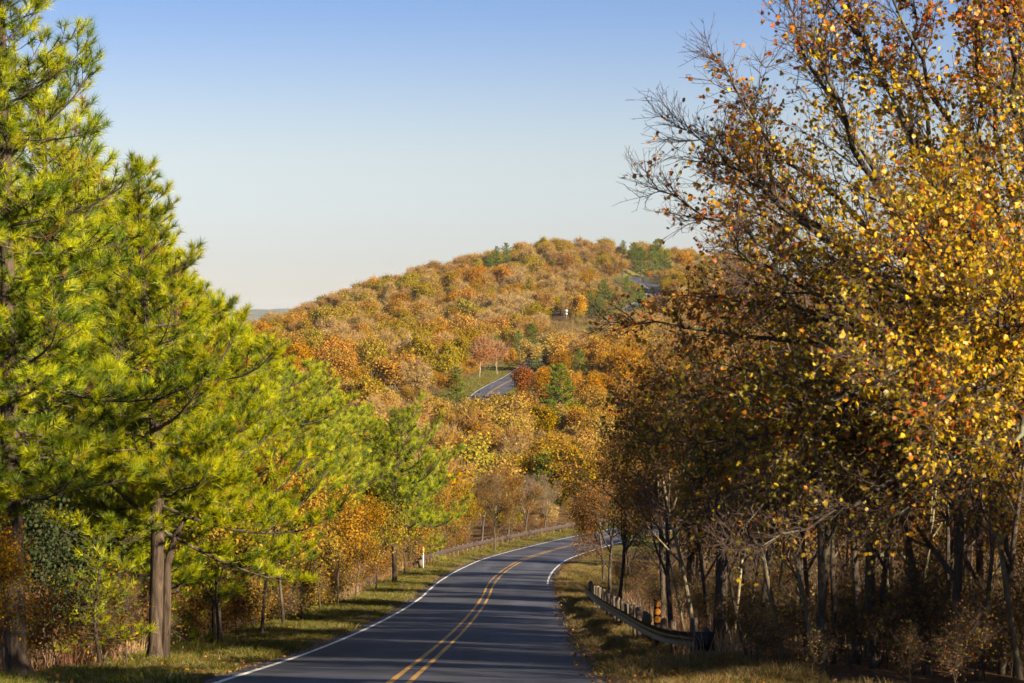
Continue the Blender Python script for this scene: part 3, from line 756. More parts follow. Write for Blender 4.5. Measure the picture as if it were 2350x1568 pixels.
# ------------------------------------------------------------------ the big maple on the right
random.seed(77)
def px(u, v, d):
    return np.array(((u - U0) / FPX * d, d, (V0 - v) / FPX * d))
mx_, my_ = 7.4, 28.5
mz_ = gzs(mx_, my_)
trunk_pts = np.array([(mx_ + 0.25, my_, mz_ - 0.2), (mx_ + 0.15, my_, mz_ + 1.5), (mx_, my_ - 0.05, mz_ + 2.8), px(2445, 905, 28.4)])
forkp = trunk_pts[-1]
LIMB = [((1800, 585, 28.6), (1418, 440, 29.2), .45), ((1830, 500, 27.6), (1480, 300, 27), .5), ((1850, 420, 29.5), (1545, 140, 30.5), .55), ((1960, 350, 27), (1700, -20, 26), .6), ((2090, 300, 29.5), (1850, -80, 30.5), .8),
        ((2180, 300, 27.5), (2000, -150, 27), 1), ((2290, 350, 29.5), (2180, -170, 30), 1), ((2380, 350, 27.5), (2330, -170, 27), 1), ((2450, 300, 28), (2480, -170, 27.5), 1), ((1900, 690, 27.3), (1590, 560, 26), .6),
        ((1820, 770, 30), (1400, 740, 31), .8), ((1920, 870, 28), (1540, 860, 27.5), 1), ((1880, 1000, 29.5), (1480, 1010, 30), 1), ((1960, 1040, 27.5), (1560, 1190, 26.5), .5), ((2100, 1080, 26), (1740, 1260, 25), .35),
        ((2200, 1070, 29), (1960, 1270, 30), .3), ((2330, 980, 25.5), (2240, 1180, 24.4), .9), ((2150, 650, 25.5), (1950, 600, 24.5), 1), ((2260, 560, 25.5), (2100, 420, 24.6), 1), ((2200, 760, 25), (1990, 800, 24), 1),
        ((2330, 760, 25), (2230, 700, 23.8), 1), ((2050, 930, 25.5), (1780, 960, 24.8), 1), ((2330, 200, 25), (2300, -60, 24.6), 1), ((2300, 880, 24.8), (2130, 930, 23.6), 1)]
LIMB = [(a_, (b_[0] + (95 if b_[0] < 1720 and b_[1] < 700 else 0), b_[1], b_[2]), c_) for a_, b_, c_ in LIMB]
for (a_, b_, c_) in list(LIMB):
    if c_ >= 0.45:
        LIMB.append(((a_[0] + random.uniform(-90, 70), a_[1] + random.uniform(-80, 80), a_[2] + random.uniform(-1.5, 2.5)), (b_[0] + random.uniform(-20, 150), b_[1] + random.uniform(-70, 100), b_[2] + random.uniform(-1.5, 2.5)), c_))
gt = G(); gt.tube(trunk_pts, [.27, .23, .21, .19], 14, None, True, 0.04)
gb = G(); S3 = []; S4 = []; S5 = []
leafp, leafd, leafk, leafb = [], [], [], []; bid = 0
def bez(a, b, c, n):
    t = np.linspace(0, 1, n)[:, None]; return (1 - t) ** 2 * a + 2 * t * (1 - t) * b + t * t * c
limbs = []
for mid, tip, dens in LIMB:
    a = forkp + rng.normal(size=3) * 0.06; c = px(*tip); b = px(*mid) * 2 - (a + c) / 2; b = 0.5 * b + 0.5 * px(*mid)
    n = 14; Pl = bez(a, b, c, n); Pl[1:-1] += rng.normal(size=(n - 2, 3)) * 0.04
    Ln = np.linalg.norm(c - a); rr = np.linspace((0.018 * Ln ** 0.6 + .012) * (0.35 if dens < .2 else 1), 0.004, n)
    gt.tube(Pl, rr, 7, None, False, 0.03)
    for s in range(2, n):
        f = s / (n - 1); dmain = norm(Pl[s] - Pl[s - 1])
        for rep in range(3 if f > 0.35 else 2):
            a_ = norm(np.cross(dmain, rdir())); a_[1] *= 0.9
            d = vnorm(tuple(dmain * 0.95 + a_ * random.uniform(.5, .95) + np.array((-.06, 0, 0.16))))
            L = random.uniform(.5, 1.3) * (1.12 - 0.74 * f)
            p = tuple(Pl[s]); m = 5; r = 0.006 + 0.005 * L; bid += 1
            for k in range(m):
                j = rdir(); d = vnorm((d[0] + j[0] * .13, d[1] + j[1] * .13, d[2] + j[2] * .13 + .03))
                q = (p[0] + d[0] * L / m, p[1] + d[1] * L / m, p[2] + d[2] * L / m)
                S3.append((*p, *q, r * (1 - k / m * .7), r * (1 - (k + 1) / m * .7))); p = q
                for h in range(2):
                    j = rdir(); e = vnorm((d[0] * .9 + j[0] * .75, d[1] * .9 + j[1] * .75, d[2] * .9 + j[2] * .75 + .1))
                    l = random.uniform(.12, .42); w = (p[0] + e[0] * l, p[1] + e[1] * l, p[2] + e[2] * l)
                    S4.append((*p, *w, .0045, .0022))
                    for i2 in range(2):
                        j = rdir(); g2 = vnorm((e[0] + j[0] * .8, e[1] + j[1] * .8, e[2] + j[2] * .8 + .1)); fr = random.uniform(.3, 1)
                        b0 = (p[0] + e[0] * l * fr, p[1] + e[1] * l * fr, p[2] + e[2] * l * fr); l5 = random.uniform(.05, .16)
                        w2 = (b0[0] + g2[0] * l5, b0[1] + g2[1] * l5, b0[2] + g2[2] * l5); S5.append((*b0, *w2, .003, .002))
                        dn = min(1, dens * 1.25) if dens >= .99 or f < 0.72 else dens * max(0.0, (1.0 - f) / .28)
                        if dens < 0.2: dn = 0.6 if f > .9 else 0.0
                        if random.random() < dn * 0.85:
                            leafp.append(w2); leafd.append(g2); leafk.append(f); leafb.append(bid)
                            if random.random() < .35: leafp.append((w2[0] + random.gauss(0, .03), w2[1] + random.gauss(0, .03), w2[2] - .03)); leafd.append(g2); leafk.append(f); leafb.append(bid)
                        if random.random() < dn * 0.55:
                            leafp.append(w); leafd.append(e); leafk.append(f); leafb.append(bid)
gb.segs(S3, 4, (0.055, 0.042, 0.036)); gb.segs(S4, 3, (0.07, 0.05, 0.042)); gb.segs(S5, 3, (0.085, 0.06, 0.048))
leafp = np.array(leafp); leafd = np.array(leafd); leafk = np.array(leafk)
uu = U0 + leafp[:, 0] / leafp[:, 1] * FPX; vv = V0 - leafp[:, 2] / leafp[:, 1] * FPX
nl = len(leafp)
YE = [((0.60, 0.385, 0.008), 5), ((0.50, 0.34, 0.010), 4), ((0.32, 0.26, 0.012), 3), ((0.56, 0.25, 0.008), 2), ((0.50, 0.36, 0.14), .7)]
OR = [((0.50, 0.18, 0.012), 4), ((0.46, 0.10, 0.012), 2.2), ((0.52, 0.27, 0.015), 3), ((0.28, 0.09, 0.02), 1.5), ((0.24, 0.14, 0.02), 2)]
OL = [((0.22, 0.17, 0.012), 4), ((0.15, 0.13, 0.012), 3), ((0.36, 0.25, 0.015), 2), ((0.26, 0.13, 0.015), 1)]
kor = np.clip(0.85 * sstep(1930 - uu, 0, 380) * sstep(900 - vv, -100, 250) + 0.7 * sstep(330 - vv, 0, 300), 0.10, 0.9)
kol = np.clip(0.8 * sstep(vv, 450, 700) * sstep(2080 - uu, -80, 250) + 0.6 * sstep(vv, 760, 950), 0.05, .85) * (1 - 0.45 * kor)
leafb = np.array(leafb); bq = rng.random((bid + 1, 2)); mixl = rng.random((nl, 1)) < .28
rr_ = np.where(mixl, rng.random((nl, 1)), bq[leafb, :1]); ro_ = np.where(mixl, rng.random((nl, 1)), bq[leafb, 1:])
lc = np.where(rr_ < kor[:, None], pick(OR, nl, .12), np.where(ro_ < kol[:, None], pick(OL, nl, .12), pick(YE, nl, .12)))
lsize = rng.uniform(.036, .078, nl)
ldir = norm(leafd * 0.5 + rng.normal(size=(nl, 3)) * .8 + np.array((0, 0, -.55)))
inview = np.where((uu > 1400) & (uu < 2345) & (vv > 5) & (vv < 1300))[0]
inview = inview[np.argsort(leafp[inview, 1] - lsize[inview] * 18 + rng.random(len(inview)) * 1.2)][:300]
mask = np.ones(nl, bool); mask[inview] = False
gl = G(); nearm = mask & (leafp[:, 1] < 27.5); farm = mask & ~nearm
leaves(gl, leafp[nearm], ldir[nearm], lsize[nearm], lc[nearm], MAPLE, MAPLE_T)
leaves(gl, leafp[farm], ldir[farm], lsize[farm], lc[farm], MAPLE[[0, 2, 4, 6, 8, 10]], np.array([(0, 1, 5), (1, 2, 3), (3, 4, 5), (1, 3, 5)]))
org = np.array((mx_, my_, mz_))
def shift(g, o):
    for v in range(len(g.V)): g.V[v] = g.V[v] - o
    return g
maple = thing('maple_tree', 'big maple at right with yellow and orange leaves against the sky', 'tree', tuple(org), 0, 1,
              [('trunk', shift(gt, org).mesh('trunk', M['maple_bark'], True)), ('branches', shift(gb, org).mesh('branches', M['twig'])), ('crown', shift(gl, org).mesh('crown', M['maple']), 'stuff')])
leafm = []
for k in range(16):
    g = G(); g.add(MAPLE * np.array((1, 1, rng.normal() * 2)), MAPLE_T, pick(YE[:4] if k < 9 else (OR[:3] if k < 12 else OL[:3]), 1, .1)[0])
    leafm.append(g.mesh('leaf', M['maple']))
for i in inview:
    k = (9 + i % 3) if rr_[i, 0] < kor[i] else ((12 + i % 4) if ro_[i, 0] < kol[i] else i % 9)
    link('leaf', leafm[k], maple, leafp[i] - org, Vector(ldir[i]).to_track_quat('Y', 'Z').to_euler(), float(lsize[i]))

# ------------------------------------------------------------------ woods right of the road
RT = [
    (nearO, 1880, 46, 0.92, 'orange and brown oak just behind the maple boughs'),
    (nearB2, 1640, 54, 0.93, 'russet oak whose boughs reach out above the right guardrail'),
    (nearB1, 1520, 70, 0.95, 'dull brown oak over the far part of the right guardrail'),
    (nearO, 1420, 88, 0.9, 'orange leaved oak at the tip of the right hand woods'),
    (nearB1, 1400, 104, 0.8, 'brown tree hanging over the right lane before the bend'),
    (nearB2, 1385, 126, 0.75, 'brown tree on the inside of the bend beyond the right guardrail'),
    (nearB2, 2010, 44, 1.0, 'dark brown oak low behind the middle of the maple'),
    (nearB1, 2200, 41, 1.0, 'leafy dark oak behind the maple at the right edge'),
    (nearB1, 1760, 66, 1.1, 'brown oak deep in the woods above the guardrail end'),
    (nearB2, 2330, 52, 1.1, 'tall brown oak deep in the woods at the right edge'),
    (nearG, 1450, 112, 0.75, 'olive green tree half hidden behind the orange leaved oak'),
]
for k, (parts, u, d, s, lab) in enumerate(RT):
    put_tree(parts, lab, at(u, d), d, 0.7 + 1.9 * k, s, 'oaks in the woods right of the road')
thin_prm = dict(levels=3, wob=0.12, up=(0.05, 0.06, 0.03), taper=0.65, ch=(6, 4, 4), lo=(0.3, 0.2, 0.1), spread=0.75, len=0.45, trunk=0.8)
thin = [leafy(7.0, 0.05 + 0.012 * k, thin_prm, 1100, 0.085, BRN, 60 + k, bark=('pale_bark' if k == 1 else 'bark'), twigs=1300, twig_len=.6, twigc=(0.12, 0.09, 0.065), lean=(0.12 * (k - 2), 0.05)) for k in range(5)]
spots = [(1604, 55, 'pale leaning trunk above the right guardrail end', 1.0), (1540, 58, 'thin mossy trunk behind the three disc marker', .8), (1665, 52, 'pale slanting trunk right of the guardrail end plate', .9), (1700, 56, 'slim grey trunk next to the pale slanting trunk', .9),
         (1740, 50, 'straight thin trunk in the shade right of the slanting trunks', .95), (1800, 47, 'dark slender trunk in the middle of the right woods', 1.0), (1855, 52, 'pale slender trunk behind the stout dark trunk', .9),
         (1895, 41, 'stout dark trunk with a sunlit foot near the bottom edge', 1.15), (1960, 48, 'leaning grey trunk right of the stout dark trunk', 1.0), (2010, 44, 'slim trunk in shade at the bottom right', .9), (2070, 50, 'crooked trunk in the tangle at the bottom right', 1.0),
         (2130, 42, 'thick dark leaning trunk near the bottom right corner', 1.1), (2185, 46, 'light barked stem left of the corner trunks', .9), (2240, 40, 'dark stem close to the right bottom corner', 1.0), (2300, 45, 'pale stem at the right edge of the picture', .95), (2345, 41, 'half cut off trunk at the right edge', 1.0)]
for k, (u, d, lab, s) in enumerate(spots):
    put_tree(thin[(k * 3 + 1) % 5], lab, at(u, d), d, 1.3 * k, s, 'slender trees in the right hand woods', 'slender_tree')

extra = [(1575, 63), (1630, 60), (1685, 66), (1720, 48), (1775, 57), (1825, 62), (1875, 46), (1930, 56), (1985, 51), (2040, 58), (2100, 47), (2155, 53), (2215, 50), (2275, 56)]
for k, (u, d) in enumerate(extra):
    put_tree(thin[(1, 3, 1, 0)[k % 4]], 'thin stem deeper in the right woods, ' + ORDN[k] + ' rightwards from the guardrail end', at(u, d), d, 2.1 * k, .72 + .05 * (k % 4), 'thin stems deeper in the right woods', 'slender_tree')
# scatter of alike plants nobody can count: one object, copies by geometry nodes
def scatter(name, label, cat, protos, P, rz, scl, idx, tilt=None, kind='stuff'):
    me = bpy.data.meshes.new(name); n = len(P)
    me.vertices.add(n); me.vertices.foreach_set('co', np.asarray(P, 'f4').ravel())
    rot = np.zeros((n, 3), 'f4'); rot[:, 2] = rz
    if tilt is not None: rot[:, :2] = tilt
    for nm, tp_, dat in (('rot', 'FLOAT_VECTOR', rot), ('scl', 'FLOAT_VECTOR', np.asarray(scl, 'f4') if np.ndim(scl) == 2 else np.repeat(np.asarray(scl, 'f4')[:, None], 3, 1)), ('idx', 'INT', np.asarray(idx, 'i4'))):
        a = me.attributes.new(nm, tp_, 'POINT'); a.data.foreach_set('vector' if tp_ == 'FLOAT_VECTOR' else 'value', dat.ravel())
    o = link(name, me); tag(o, label, cat, None, kind)
    ng = bpy.data.node_groups.new(name, 'GeometryNodeTree')
    ng.interface.new_socket('Geometry', in_out='INPUT', socket_type='NodeSocketGeometry'); ng.interface.new_socket('Geometry', in_out='OUTPUT', socket_type='NodeSocketGeometry')
    gi = ng.nodes.new('NodeGroupInput'); go = ng.nodes.new('NodeGroupOutput'); ip = ng.nodes.new('GeometryNodeInstanceOnPoints'); jn = ng.nodes.new('GeometryNodeJoinGeometry')
    for k, pm in enumerate(protos):
        po = bpy.data.objects.new(name + '_source', pm)
        oi = ng.nodes.new('GeometryNodeObjectInfo'); oi.inputs['Object'].default_value = po; oi.inputs['As Instance'].default_value = True
        ng.links.new(oi.outputs['Geometry'], jn.inputs[0])
    def attr(nm, t):
        a = ng.nodes.new('GeometryNodeInputNamedAttribute'); a.data_type = t; a.inputs['Name'].default_value = nm
        return a.outputs['Attribute']
    ng.links.new(gi.outputs[0], ip.inputs['Points']); ng.links.new(jn.outputs[0], ip.inputs['Instance'])
    ip.inputs['Pick Instance'].default_value = True
    ng.links.new(attr('idx', 'INT'), ip.inputs['Instance Index']); ng.links.new(attr('rot', 'FLOAT_VECTOR'), ip.inputs['Rotation']); ng.links.new(attr('scl', 'FLOAT_VECTOR'), ip.inputs['Scale'])
    ng.links.new(ip.outputs[0], go.inputs[0])
    md = o.modifiers.new('scatter', 'NODES'); md.node_group = ng
    return o
def merge_parts(parts, name):
    """one mesh out of a tree's parts (materials kept)"""
    mats = []; V, T, C, MI = [], [], [], []; off = 0
    for p in parts:
        me = p[1]; nv = len(me.vertices)
        if nv == 0: continue
        v = np.empty(nv * 3, 'f4'); me.vertices.foreach_get('co', v); t = np.empty(len(me.loops), 'i4'); me.loops.foreach_get('vertex_index', t)
        c = np.empty(nv * 4, 'f4'); me.color_attributes['col'].data.foreach_get('color', c)
        V.append(v.reshape(-1, 3)); T.append(t.reshape(-1, 3) + off); C.append(c.reshape(-1, 4)[:, :3]); off += nv
        mt = me.materials[0]
        if mt not in mats: mats.append(mt)
        MI.append(np.full(len(t) // 3, mats.index(mt), 'i4'))
    g = G(); g.add(np.concatenate(V), np.concatenate(T), np.concatenate(C))
    me = g.mesh(name, None)
    for m_ in mats: me.materials.append(m_)
    me.polygons.foreach_set('material_index', np.concatenate(MI))
    return me

# the tangle of stems that fills the woods on both sides
shrub_prm = dict(levels=3, wob=0.2, up=(0.0, 0.03, 0.02), taper=0.6, ch=(6, 5, 4), lo=(0.1, 0.1, 0.1), spread=0.9, len=0.6, trunk=0.55)
brush = [merge_parts(leafy(2.4, 0.02, shrub_prm, 500, 0.075, BRN + OLV[:1], 80 + k, twigs=650, twig_len=.5, twigc=(0.10, 0.075, 0.058)), 'brush') for k in range(3)]
brushl = [merge_parts(leafy(2.2, 0.02, shrub_prm, 1100, 0.08, [BRN, OLV + YEL[:1], BRN + ORA[:1]][k], 90 + k, twigs=300), 'brush') for k in range(3)]
back = [merge_parts(thin[k], 'backwoods') for k in (0, 2, 3)] + [merge_parts(nearB1, 'backwoods'), merge_parts(nearB2, 'backwoods')]
def area(n, x0, x1, y0, y1, clear, side):
    x = rng.uniform(x0, x1, n * 3); y = rng.uniform(y0, y1, n * 3)
    t = (x - xr(y)) * side
    k = (t > clear) & (t < 60); x, y = x[k][:n], y[k][:n]
    return x, y
# right: off-frame trees beside and behind the camera extend the woods, added and sized to shade road and pines
xa, ya = area(260, 4, 45, 46, 190, 8.0, 1)
xb, yb = area(80, 7.0, 45, -45, 44, 8.6, 1)
xc, yc = area(60, 7.6, 24, 0, 42, 8.6, 1); xd, yd = area(6, 8, 17, 27, 43, 8.6, 1); xc = np.r_[xc, xd]; yc = np.r_[yc, yd]; xb = np.r_[xb, xc]; yb = np.r_[yb, yc]
k = (xb / np.maximum(yb, 1) > 0.275) | (yb < 1); xb, yb = xb[k], yb[k]
x = np.r_[xa, xb]; y = np.r_[ya, yb]; n = len(x)
ws = np.r_[rng.uniform(.75, 1.1, len(xa)), np.where(yb > 27, rng.uniform(.82, 1.0, len(xb)), rng.uniform(.52, .70, len(xb)) + .28 * sstep(xb, 12, 16))]
scatter('roadside_woods', 'dense woods of brown leaved trees filling the right side of the road', 'woods', back, np.c_[x, y, gz(x, y) - .1], rng.uniform(0, 6.28, n), ws, rng.integers(0, 5, n))
x, y = area(620, 4, 26, 34, 130, 6.3, 1); x2, y2 = area(240, 5, 18, 40, 100, 9.0, 1); x = np.r_[x, x2]; y = np.r_[y, y2]; n = len(x)
scatter('undergrowth', 'tangled bare brush under the trees right of the road', 'brush', brush, np.c_[x, y, gz(x, y) - .1], rng.uniform(0, 6.28, n), np.r_[rng.uniform(.35, .8, n - len(x2)), rng.uniform(.7, 1.2, len(x2))], rng.integers(0, 3, n))
x, y = area(330, -45, -5, 48, 230, 9.5, -1); n = len(x)
scatter('roadside_woods', 'shaded woods behind the pines on the left', 'woods', back, np.c_[x, y, gz(x, y) - .1], rng.uniform(0, 6.28, n), rng.uniform(.55, .85, n), rng.integers(0, 5, n))
x5, y5 = area(150, -25, 16, 180, 262, 7.0, -1); x6, y6 = area(300, -12.5, -4, 44, 150, 6.5, -1)
x, y = area(380, -30, -4, 42, 215, 6.5, -1); x2, y2 = area(330, -16, -4, 40, 215, 6.0, -1); x = np.r_[x, x2, x5, x6]; y = np.r_[y, y2, y5, y6]; n = len(x)
scatter('undergrowth', 'low leafy brush beneath the left hand pines', 'brush', brushl + brush[:1], np.c_[x, y, gz(x, y) - .1], rng.uniform(0, 6.28, n), np.r_[rng.uniform(.5, 1.05, n - len(x6)), np.where(y6 < 64, rng.uniform(.5, .8, len(x6)), rng.uniform(.8, 1.35, len(x6)))], rng.integers(0, 4, n))

# ------------------------------------------------------------------ trees of the hill
hill_prm = dict(levels=3, wob=0.17, up=(0.02, 0.04, 0.03), taper=0.5, ch=(8, 6, 4), lo=(0.3, 0.2, 0.15), spread=0.95, len=0.62, trunk=0.42)
def hill_tree(pal, nleaf, seed, size=0.26, twigs=260, twigc=(0.19, 0.12, 0.045), bark='bark', tw=0.03):
    return leafy(8.5, 0.13, hill_prm, nleaf, size, pal, seed, DIAM, DIAM_T, 0.44, bark, twigc, matl='hill', twigs=twigs, twig_len=1.0, twig_w=tw, outward=0.4)
HB = [((0.32, 0.158, 0.011), 4), ((0.37, 0.192, 0.012), 3), ((0.22, 0.115, 0.012), 2)]
HO = [((0.41, 0.19, 0.008), 4), ((0.45, 0.22, 0.008), 2), ((0.33, 0.16, 0.008), 2)]
HT = [((0.36, 0.24, 0.045), 4), ((0.32, 0.21, 0.040), 3), ((0.29, 0.175, 0.025), 2)]
HY_ = [((0.33, 0.245, 0.010), 4), ((0.28, 0.215, 0.011), 3), ((0.20, 0.17, 0.011), 2)]
HR = [((0.32, 0.105, 0.03), 4), ((0.36, 0.14, 0.035), 2), ((0.25, 0.095, 0.035), 2)]
kinds = {
    'brown': [hill_tree(HB, 6000, 101), hill_tree(HB + HO[:1], 6000, 102), hill_tree(HB + HT[:1], 5400, 103)],
    'orange': [hill_tree(HO, 6200, 104), hill_tree(HO + HB[:1], 6200, 105)],
    'tan': [hill_tree(HT, 4200, 106, twigs=1100, twigc=(0.29, 0.19, 0.07)), hill_tree(HT + HB[:1], 4600, 107, twigs=800, twigc=(0.27, 0.17, 0.06))],
    'olive': [hill_tree(HY_, 6400, 108), hill_tree(HY_ + HB[:1], 6400, 109)],
    'bare': [hill_tree(HT, 900, 110, twigs=3000, twigc=(0.31, 0.21, 0.10), bark='bark'), hill_tree(HB, 1500, 114, twigs=2800, twigc=(0.27, 0.175, 0.075))],
}
reddish = hill_tree(HR, 1500, 111, twigs=3000, twigc=(0.32, 0.19, 0.10), bark='pale_bark')
yellow_hill = hill_tree([((0.62, 0.36, 0.01), 3), ((0.52, 0.32, 0.01), 2)], 5200, 112)
red_hill = hill_tree(HR, 5200, 113)
HPC = PINE_COL
def hill_pine(seed, H=8.5, Rm=3.0):
    global PINE_COL
    pv = pine(H, 1.0, Rm, 38, 18, seed=seed, shape=0.5, needle_w=0.11, tuft_dens=0.8, inner=0.3)
    return [('trunk', pv['trunk']), ('branches', pv['branches']), ('crown', pv['crown'], 'stuff')]
PINE_COL = [((0.17, 0.23, 0.018), 4), ((0.23, 0.27, 0.018), 3), ((0.10, 0.15, 0.02), 2)]
hpine = [hill_pine(120), hill_pine(121, 8.0, 3.4)]
PINE_COL = HPC

placed = []; wins = []; marks = []
def hill_put(parts, label, u, d, s, group, name='deciduous_tree', cat='tree', rz=None):
    x = at(u, d); placed.append((x, d, 3.0 * s)); zb = gzs(x, d); wins.append((u, 2.3 * s * FPX / d, vrow(zb + 2.4 * s, d), d))
    marks.append((label, u, vrow(zb + 5 * s, d)))
    return put_tree(parts, label, x, d, random.uniform(0, 6.28) if rz is None else rz, s, group, name, cat)
HG = 'single trees that stand out on the hill'
hill_put(yellow_hill, 'bright yellow tree near the road sign high on the hill', 1320, 765, 1.35, HG)
hill_put(red_hill, 'dark red tree at the right edge of the far road stretch', 1208, 424, 1.0, HG)
hill_put(reddish, 'bare reddish tree with pale trunks left of the far road', 1100, 512, 1.49, HG)
hill_put(reddish, 'bare reddish tree just right of the pale trunked one', 1140, 535, 1.28, HG)
hill_put(kinds['bare'][0], 'pale bare tree at the left of the olive oak', 955, 430, 1.28, HG)
hill_put(kinds['olive'][0], 'rounded olive oak left of the far road stretch', 1025, 468, 1.39, HG)
hill_put(kinds['olive'][1], 'olive oak behind the rounded olive oak', 1065, 555, 1.35, HG)
hill_put(kinds['tan'][0], 'pale tan tree closing the upper end of the far road', 1222, 560, 1.25, HG)
hill_put(kinds['orange'][0], 'small orange tree beside the crest of the far road', 1168, 585, 0.85, HG)
for u, d, s, lab in ((1048, 405, 0.62, 'bright green pine left of the far road stretch'), (1285, 372, 0.88, 'broad green pine right of the dark red tree'), (1262, 345, 0.55, 'dark low pine under the broad green pine'),
                     (1190, 640, 0.62, 'small pine above the crest of the far road'), (1222, 660, 0.7, 'taller pine of the clump above the far road crest'), (1212, 620, 0.55, 'lowest pine of the clump above the far road crest'), (1140, 640, 0.5, 'single small pine left of the clump above the road crest'),
                     (1352, 790, 0.80, 'pine at the roadside just below the bright yellow tree'), (1385, 830, 0.95, 'tall pine right of the bright yellow tree'), (1375, 770, 0.7, 'low pine in front of the tall pine by the yellow tree'), (1468, 762, 0.85, 'round pine beneath the upper road bend'), (1440, 880, 0.7, 'pine partly covering the upper road bend'),
                     (1470, 1060, 1.15, 'dark pine above the upper road bend'), (1498, 1040, 1.15, 'lit pine right of the dark pine at the upper bend'), (1525, 1060, 1.1, 'pine at the right end of the hilltop clump'), (1455, 1080, 1.0, 'shaded pine at the left of the hilltop clump'), (1508, 1090, 1.2, 'pine rising behind the hilltop clump'),
                     (1140, 1095, 0.95, 'dark pine on the ridge beside the notch'), (1162, 1110, 1.05, 'pine next to the ridge notch, slightly taller'), (1125, 1085, 0.7, 'small shaded pine right of the white vehicle'), (1430, 1210, 0.8, 'pine tip showing above the brown hilltop'), (1250, 232, 0.55, 'small pine in the dip above the bend'), (1330, 520, 0.6, 'small pine on the slope right of the far road'), (1230, 560, .5, 'low pine at the right side of the far road crest')):
    hill_put(hpine[int(u) % 2], lab, u, d, s * 1.35, 'pines on the hill', 'pine_tree', 'pine tree')

for k, u in enumerate(range(1160, 1340, 17)):
    d = 338 + (k * 7) % 17; vt = (904, 910, 899)[k % 3] if u < 1205 else (936, 925)[k % 2]
    x = at(u, d); s_ = ((V0 - vt) / FPX * d - gzs(x, d)) / 6.6; placed.append((x, d, 2.0))
    kd = ('tan', 'olive', 'brown', 'tan')[k % 4]
    thing('deciduous_tree', ORDN[k] + ' tree from the left in the row hiding the foot of the far road', 'tree', (x, d, gzs(x, d) - .1), k * 1.1, (s_ * 1.15, s_ * 1.15, s_), kinds[kd][k % 2], 'trees hiding the foot of the far road')
# every other tree: positions over the hill, kept off the road and out of the sight line to it
cand = []
y = 205.0
r2 = np.random.default_rng(5)
while y < 1290:
    step = 7.6 + y * 0.0024
    xs = np.arange(at(430, y), at(1760, y), 7.6 + y * 0.0014)
    for x in xs:
        cand.append((x + r2.uniform(-2.6, 2.6), y + r2.uniform(-2.6, 2.6)))
    y += step
cand = np.array(cand)
cz = gz(cand[:, 0], cand[:, 1])
trees = []
def lowfreq(x, y):
    return (math.sin(x / 23 + 1.3) * math.cos(y / 61 + .4) + math.sin(x / 11 - y / 37) * .6 + r2.normal() * .75)
for (x, y), z in zip(cand, cz):
    t = x - float(xr(y)); s = r2.uniform(.75, 1.25) * (1.32 if r2.random() < .45 else 1.0)
    if y < 300: s *= 0.8
    if (-6.6 < t < 6.2 and y < 620) or (-6.2 < t < 5.6): continue
    if y < 330 and t > 0 and x > 30: continue
    if any((x - a) ** 2 + ((y - b) / 1.5) ** 2 < (c * .8) ** 2 for a, b, c in placed): continue
    u = U0 + x / y * FPX; hw = 2.9 * s * FPX / y; vt = vrow(z + 6.6 * s, y)
    def covers(u0, u1, v0): return u + hw > u0 and u - hw < u1 and vt < v0
    cut = False
    for wu, whw, wv, wd in wins:
        if y < wd - 2 and covers(wu - whw, wu + whw, wv):
            s = min(s, (vrow(z, y) - wv) * y / FPX / 6.6)
    if s < 0.42: continue
    hw = 2.9 * s * FPX / y; vt = vrow(z + 6.6 * s, y)
    if y < 425 and covers(1084, 1190, 900):
        s2 = (vrow(z, y) - 902) * y / FPX / 6.6
        if s2 < 0.5: continue
        s = min(s, s2)
    if 425 <= y < 610 and (covers(1070, 1205, 842) and -9.5 < t < 8): continue
    if y < 750 and covers(1282, 1345, 752):
        s2 = (vrow(z, y) - 756) * y / FPX / 6.6
        if s2 < 0.45: continue
        s = min(s, s2)
    if y < 990 and covers(1405, 1500, 652):
        s2 = (vrow(z, y) - 652) * y / FPX / 6.6
        if s2 < 0.35: continue
        s = min(s, s2)
    if 1000 < y < 1066 and covers(1096, 1110, 622):
        s2 = (vrow(z, y) - 622) * y / FPX / 6.6
        if s2 < 0.3: continue
        s = min(s, s2)
    a = lowfreq(x, y); b = lowfreq(y * .7 + 90, x * 1.7)
    if y < 420 and x < 4: kd = 'bare' if b > .25 else ('tan' if a > -.7 else 'olive')
    elif y < 330: kd = 'tan' if b > -.5 else ('olive' if a > 0 else 'bare')
    elif a > 1.2: kd = 'orange'
    elif a < -1.25: kd = 'olive' if b > 0 else 'tan'
    elif b > 1.7: kd = 'bare'
    elif b < -1.35: kd = 'tan'
    else: kd = 'brown'
    trees.append((x, y, z, s, kd))
trees.sort(key=lambda q: q[1])
cnames = {'brown': 'rusty brown oak', 'orange': 'orange leaved oak', 'tan': 'pale tan half bare oak', 'olive': 'olive yellow oak', 'bare': 'bare grey twigged tree'}
LM = [('the far road stretch', 1140, 880), ('the bright yellow tree', 1320, 670), ('the dark red tree', 1205, 890), ('the road sign', 1300, 735), ('the rounded olive oak', 1025, 830), ('the white vehicle', 1103, 612), ('the road bend', 1290, 1180),
      ('the dark topped pine', 730, 830), ('the wide roadside pine', 960, 1000), ('the broad green hill pine', 1285, 890), ('the left end of the skyline', 600, 735), ('the maple tips', 1480, 760)]
ORD = ['nearest', 'second', 'third', 'fourth', 'fifth', 'sixth', 'seventh', 'eighth', 'ninth', 'tenth', 'eleventh', 'twelfth', 'thirteenth', 'fourteenth', 'fifteenth', 'sixteenth', 'seventeenth', 'eighteenth', 'nineteenth', 'twentieth']
def landmark(x, y, z):
    u = U0 + x / y * FPX; v = vrow(z + 6, y)
    m = min(LM, key=lambda q: (q[1] - u) ** 2 + (q[2] - v) ** 2)
    du, dv = u - m[1], v - m[2]
    w = 'left of' if -du > abs(dv) else ('right of' if du > abs(dv) else ('below' if dv > 0 else 'above'))
    return m[0], w, du * du + dv * dv
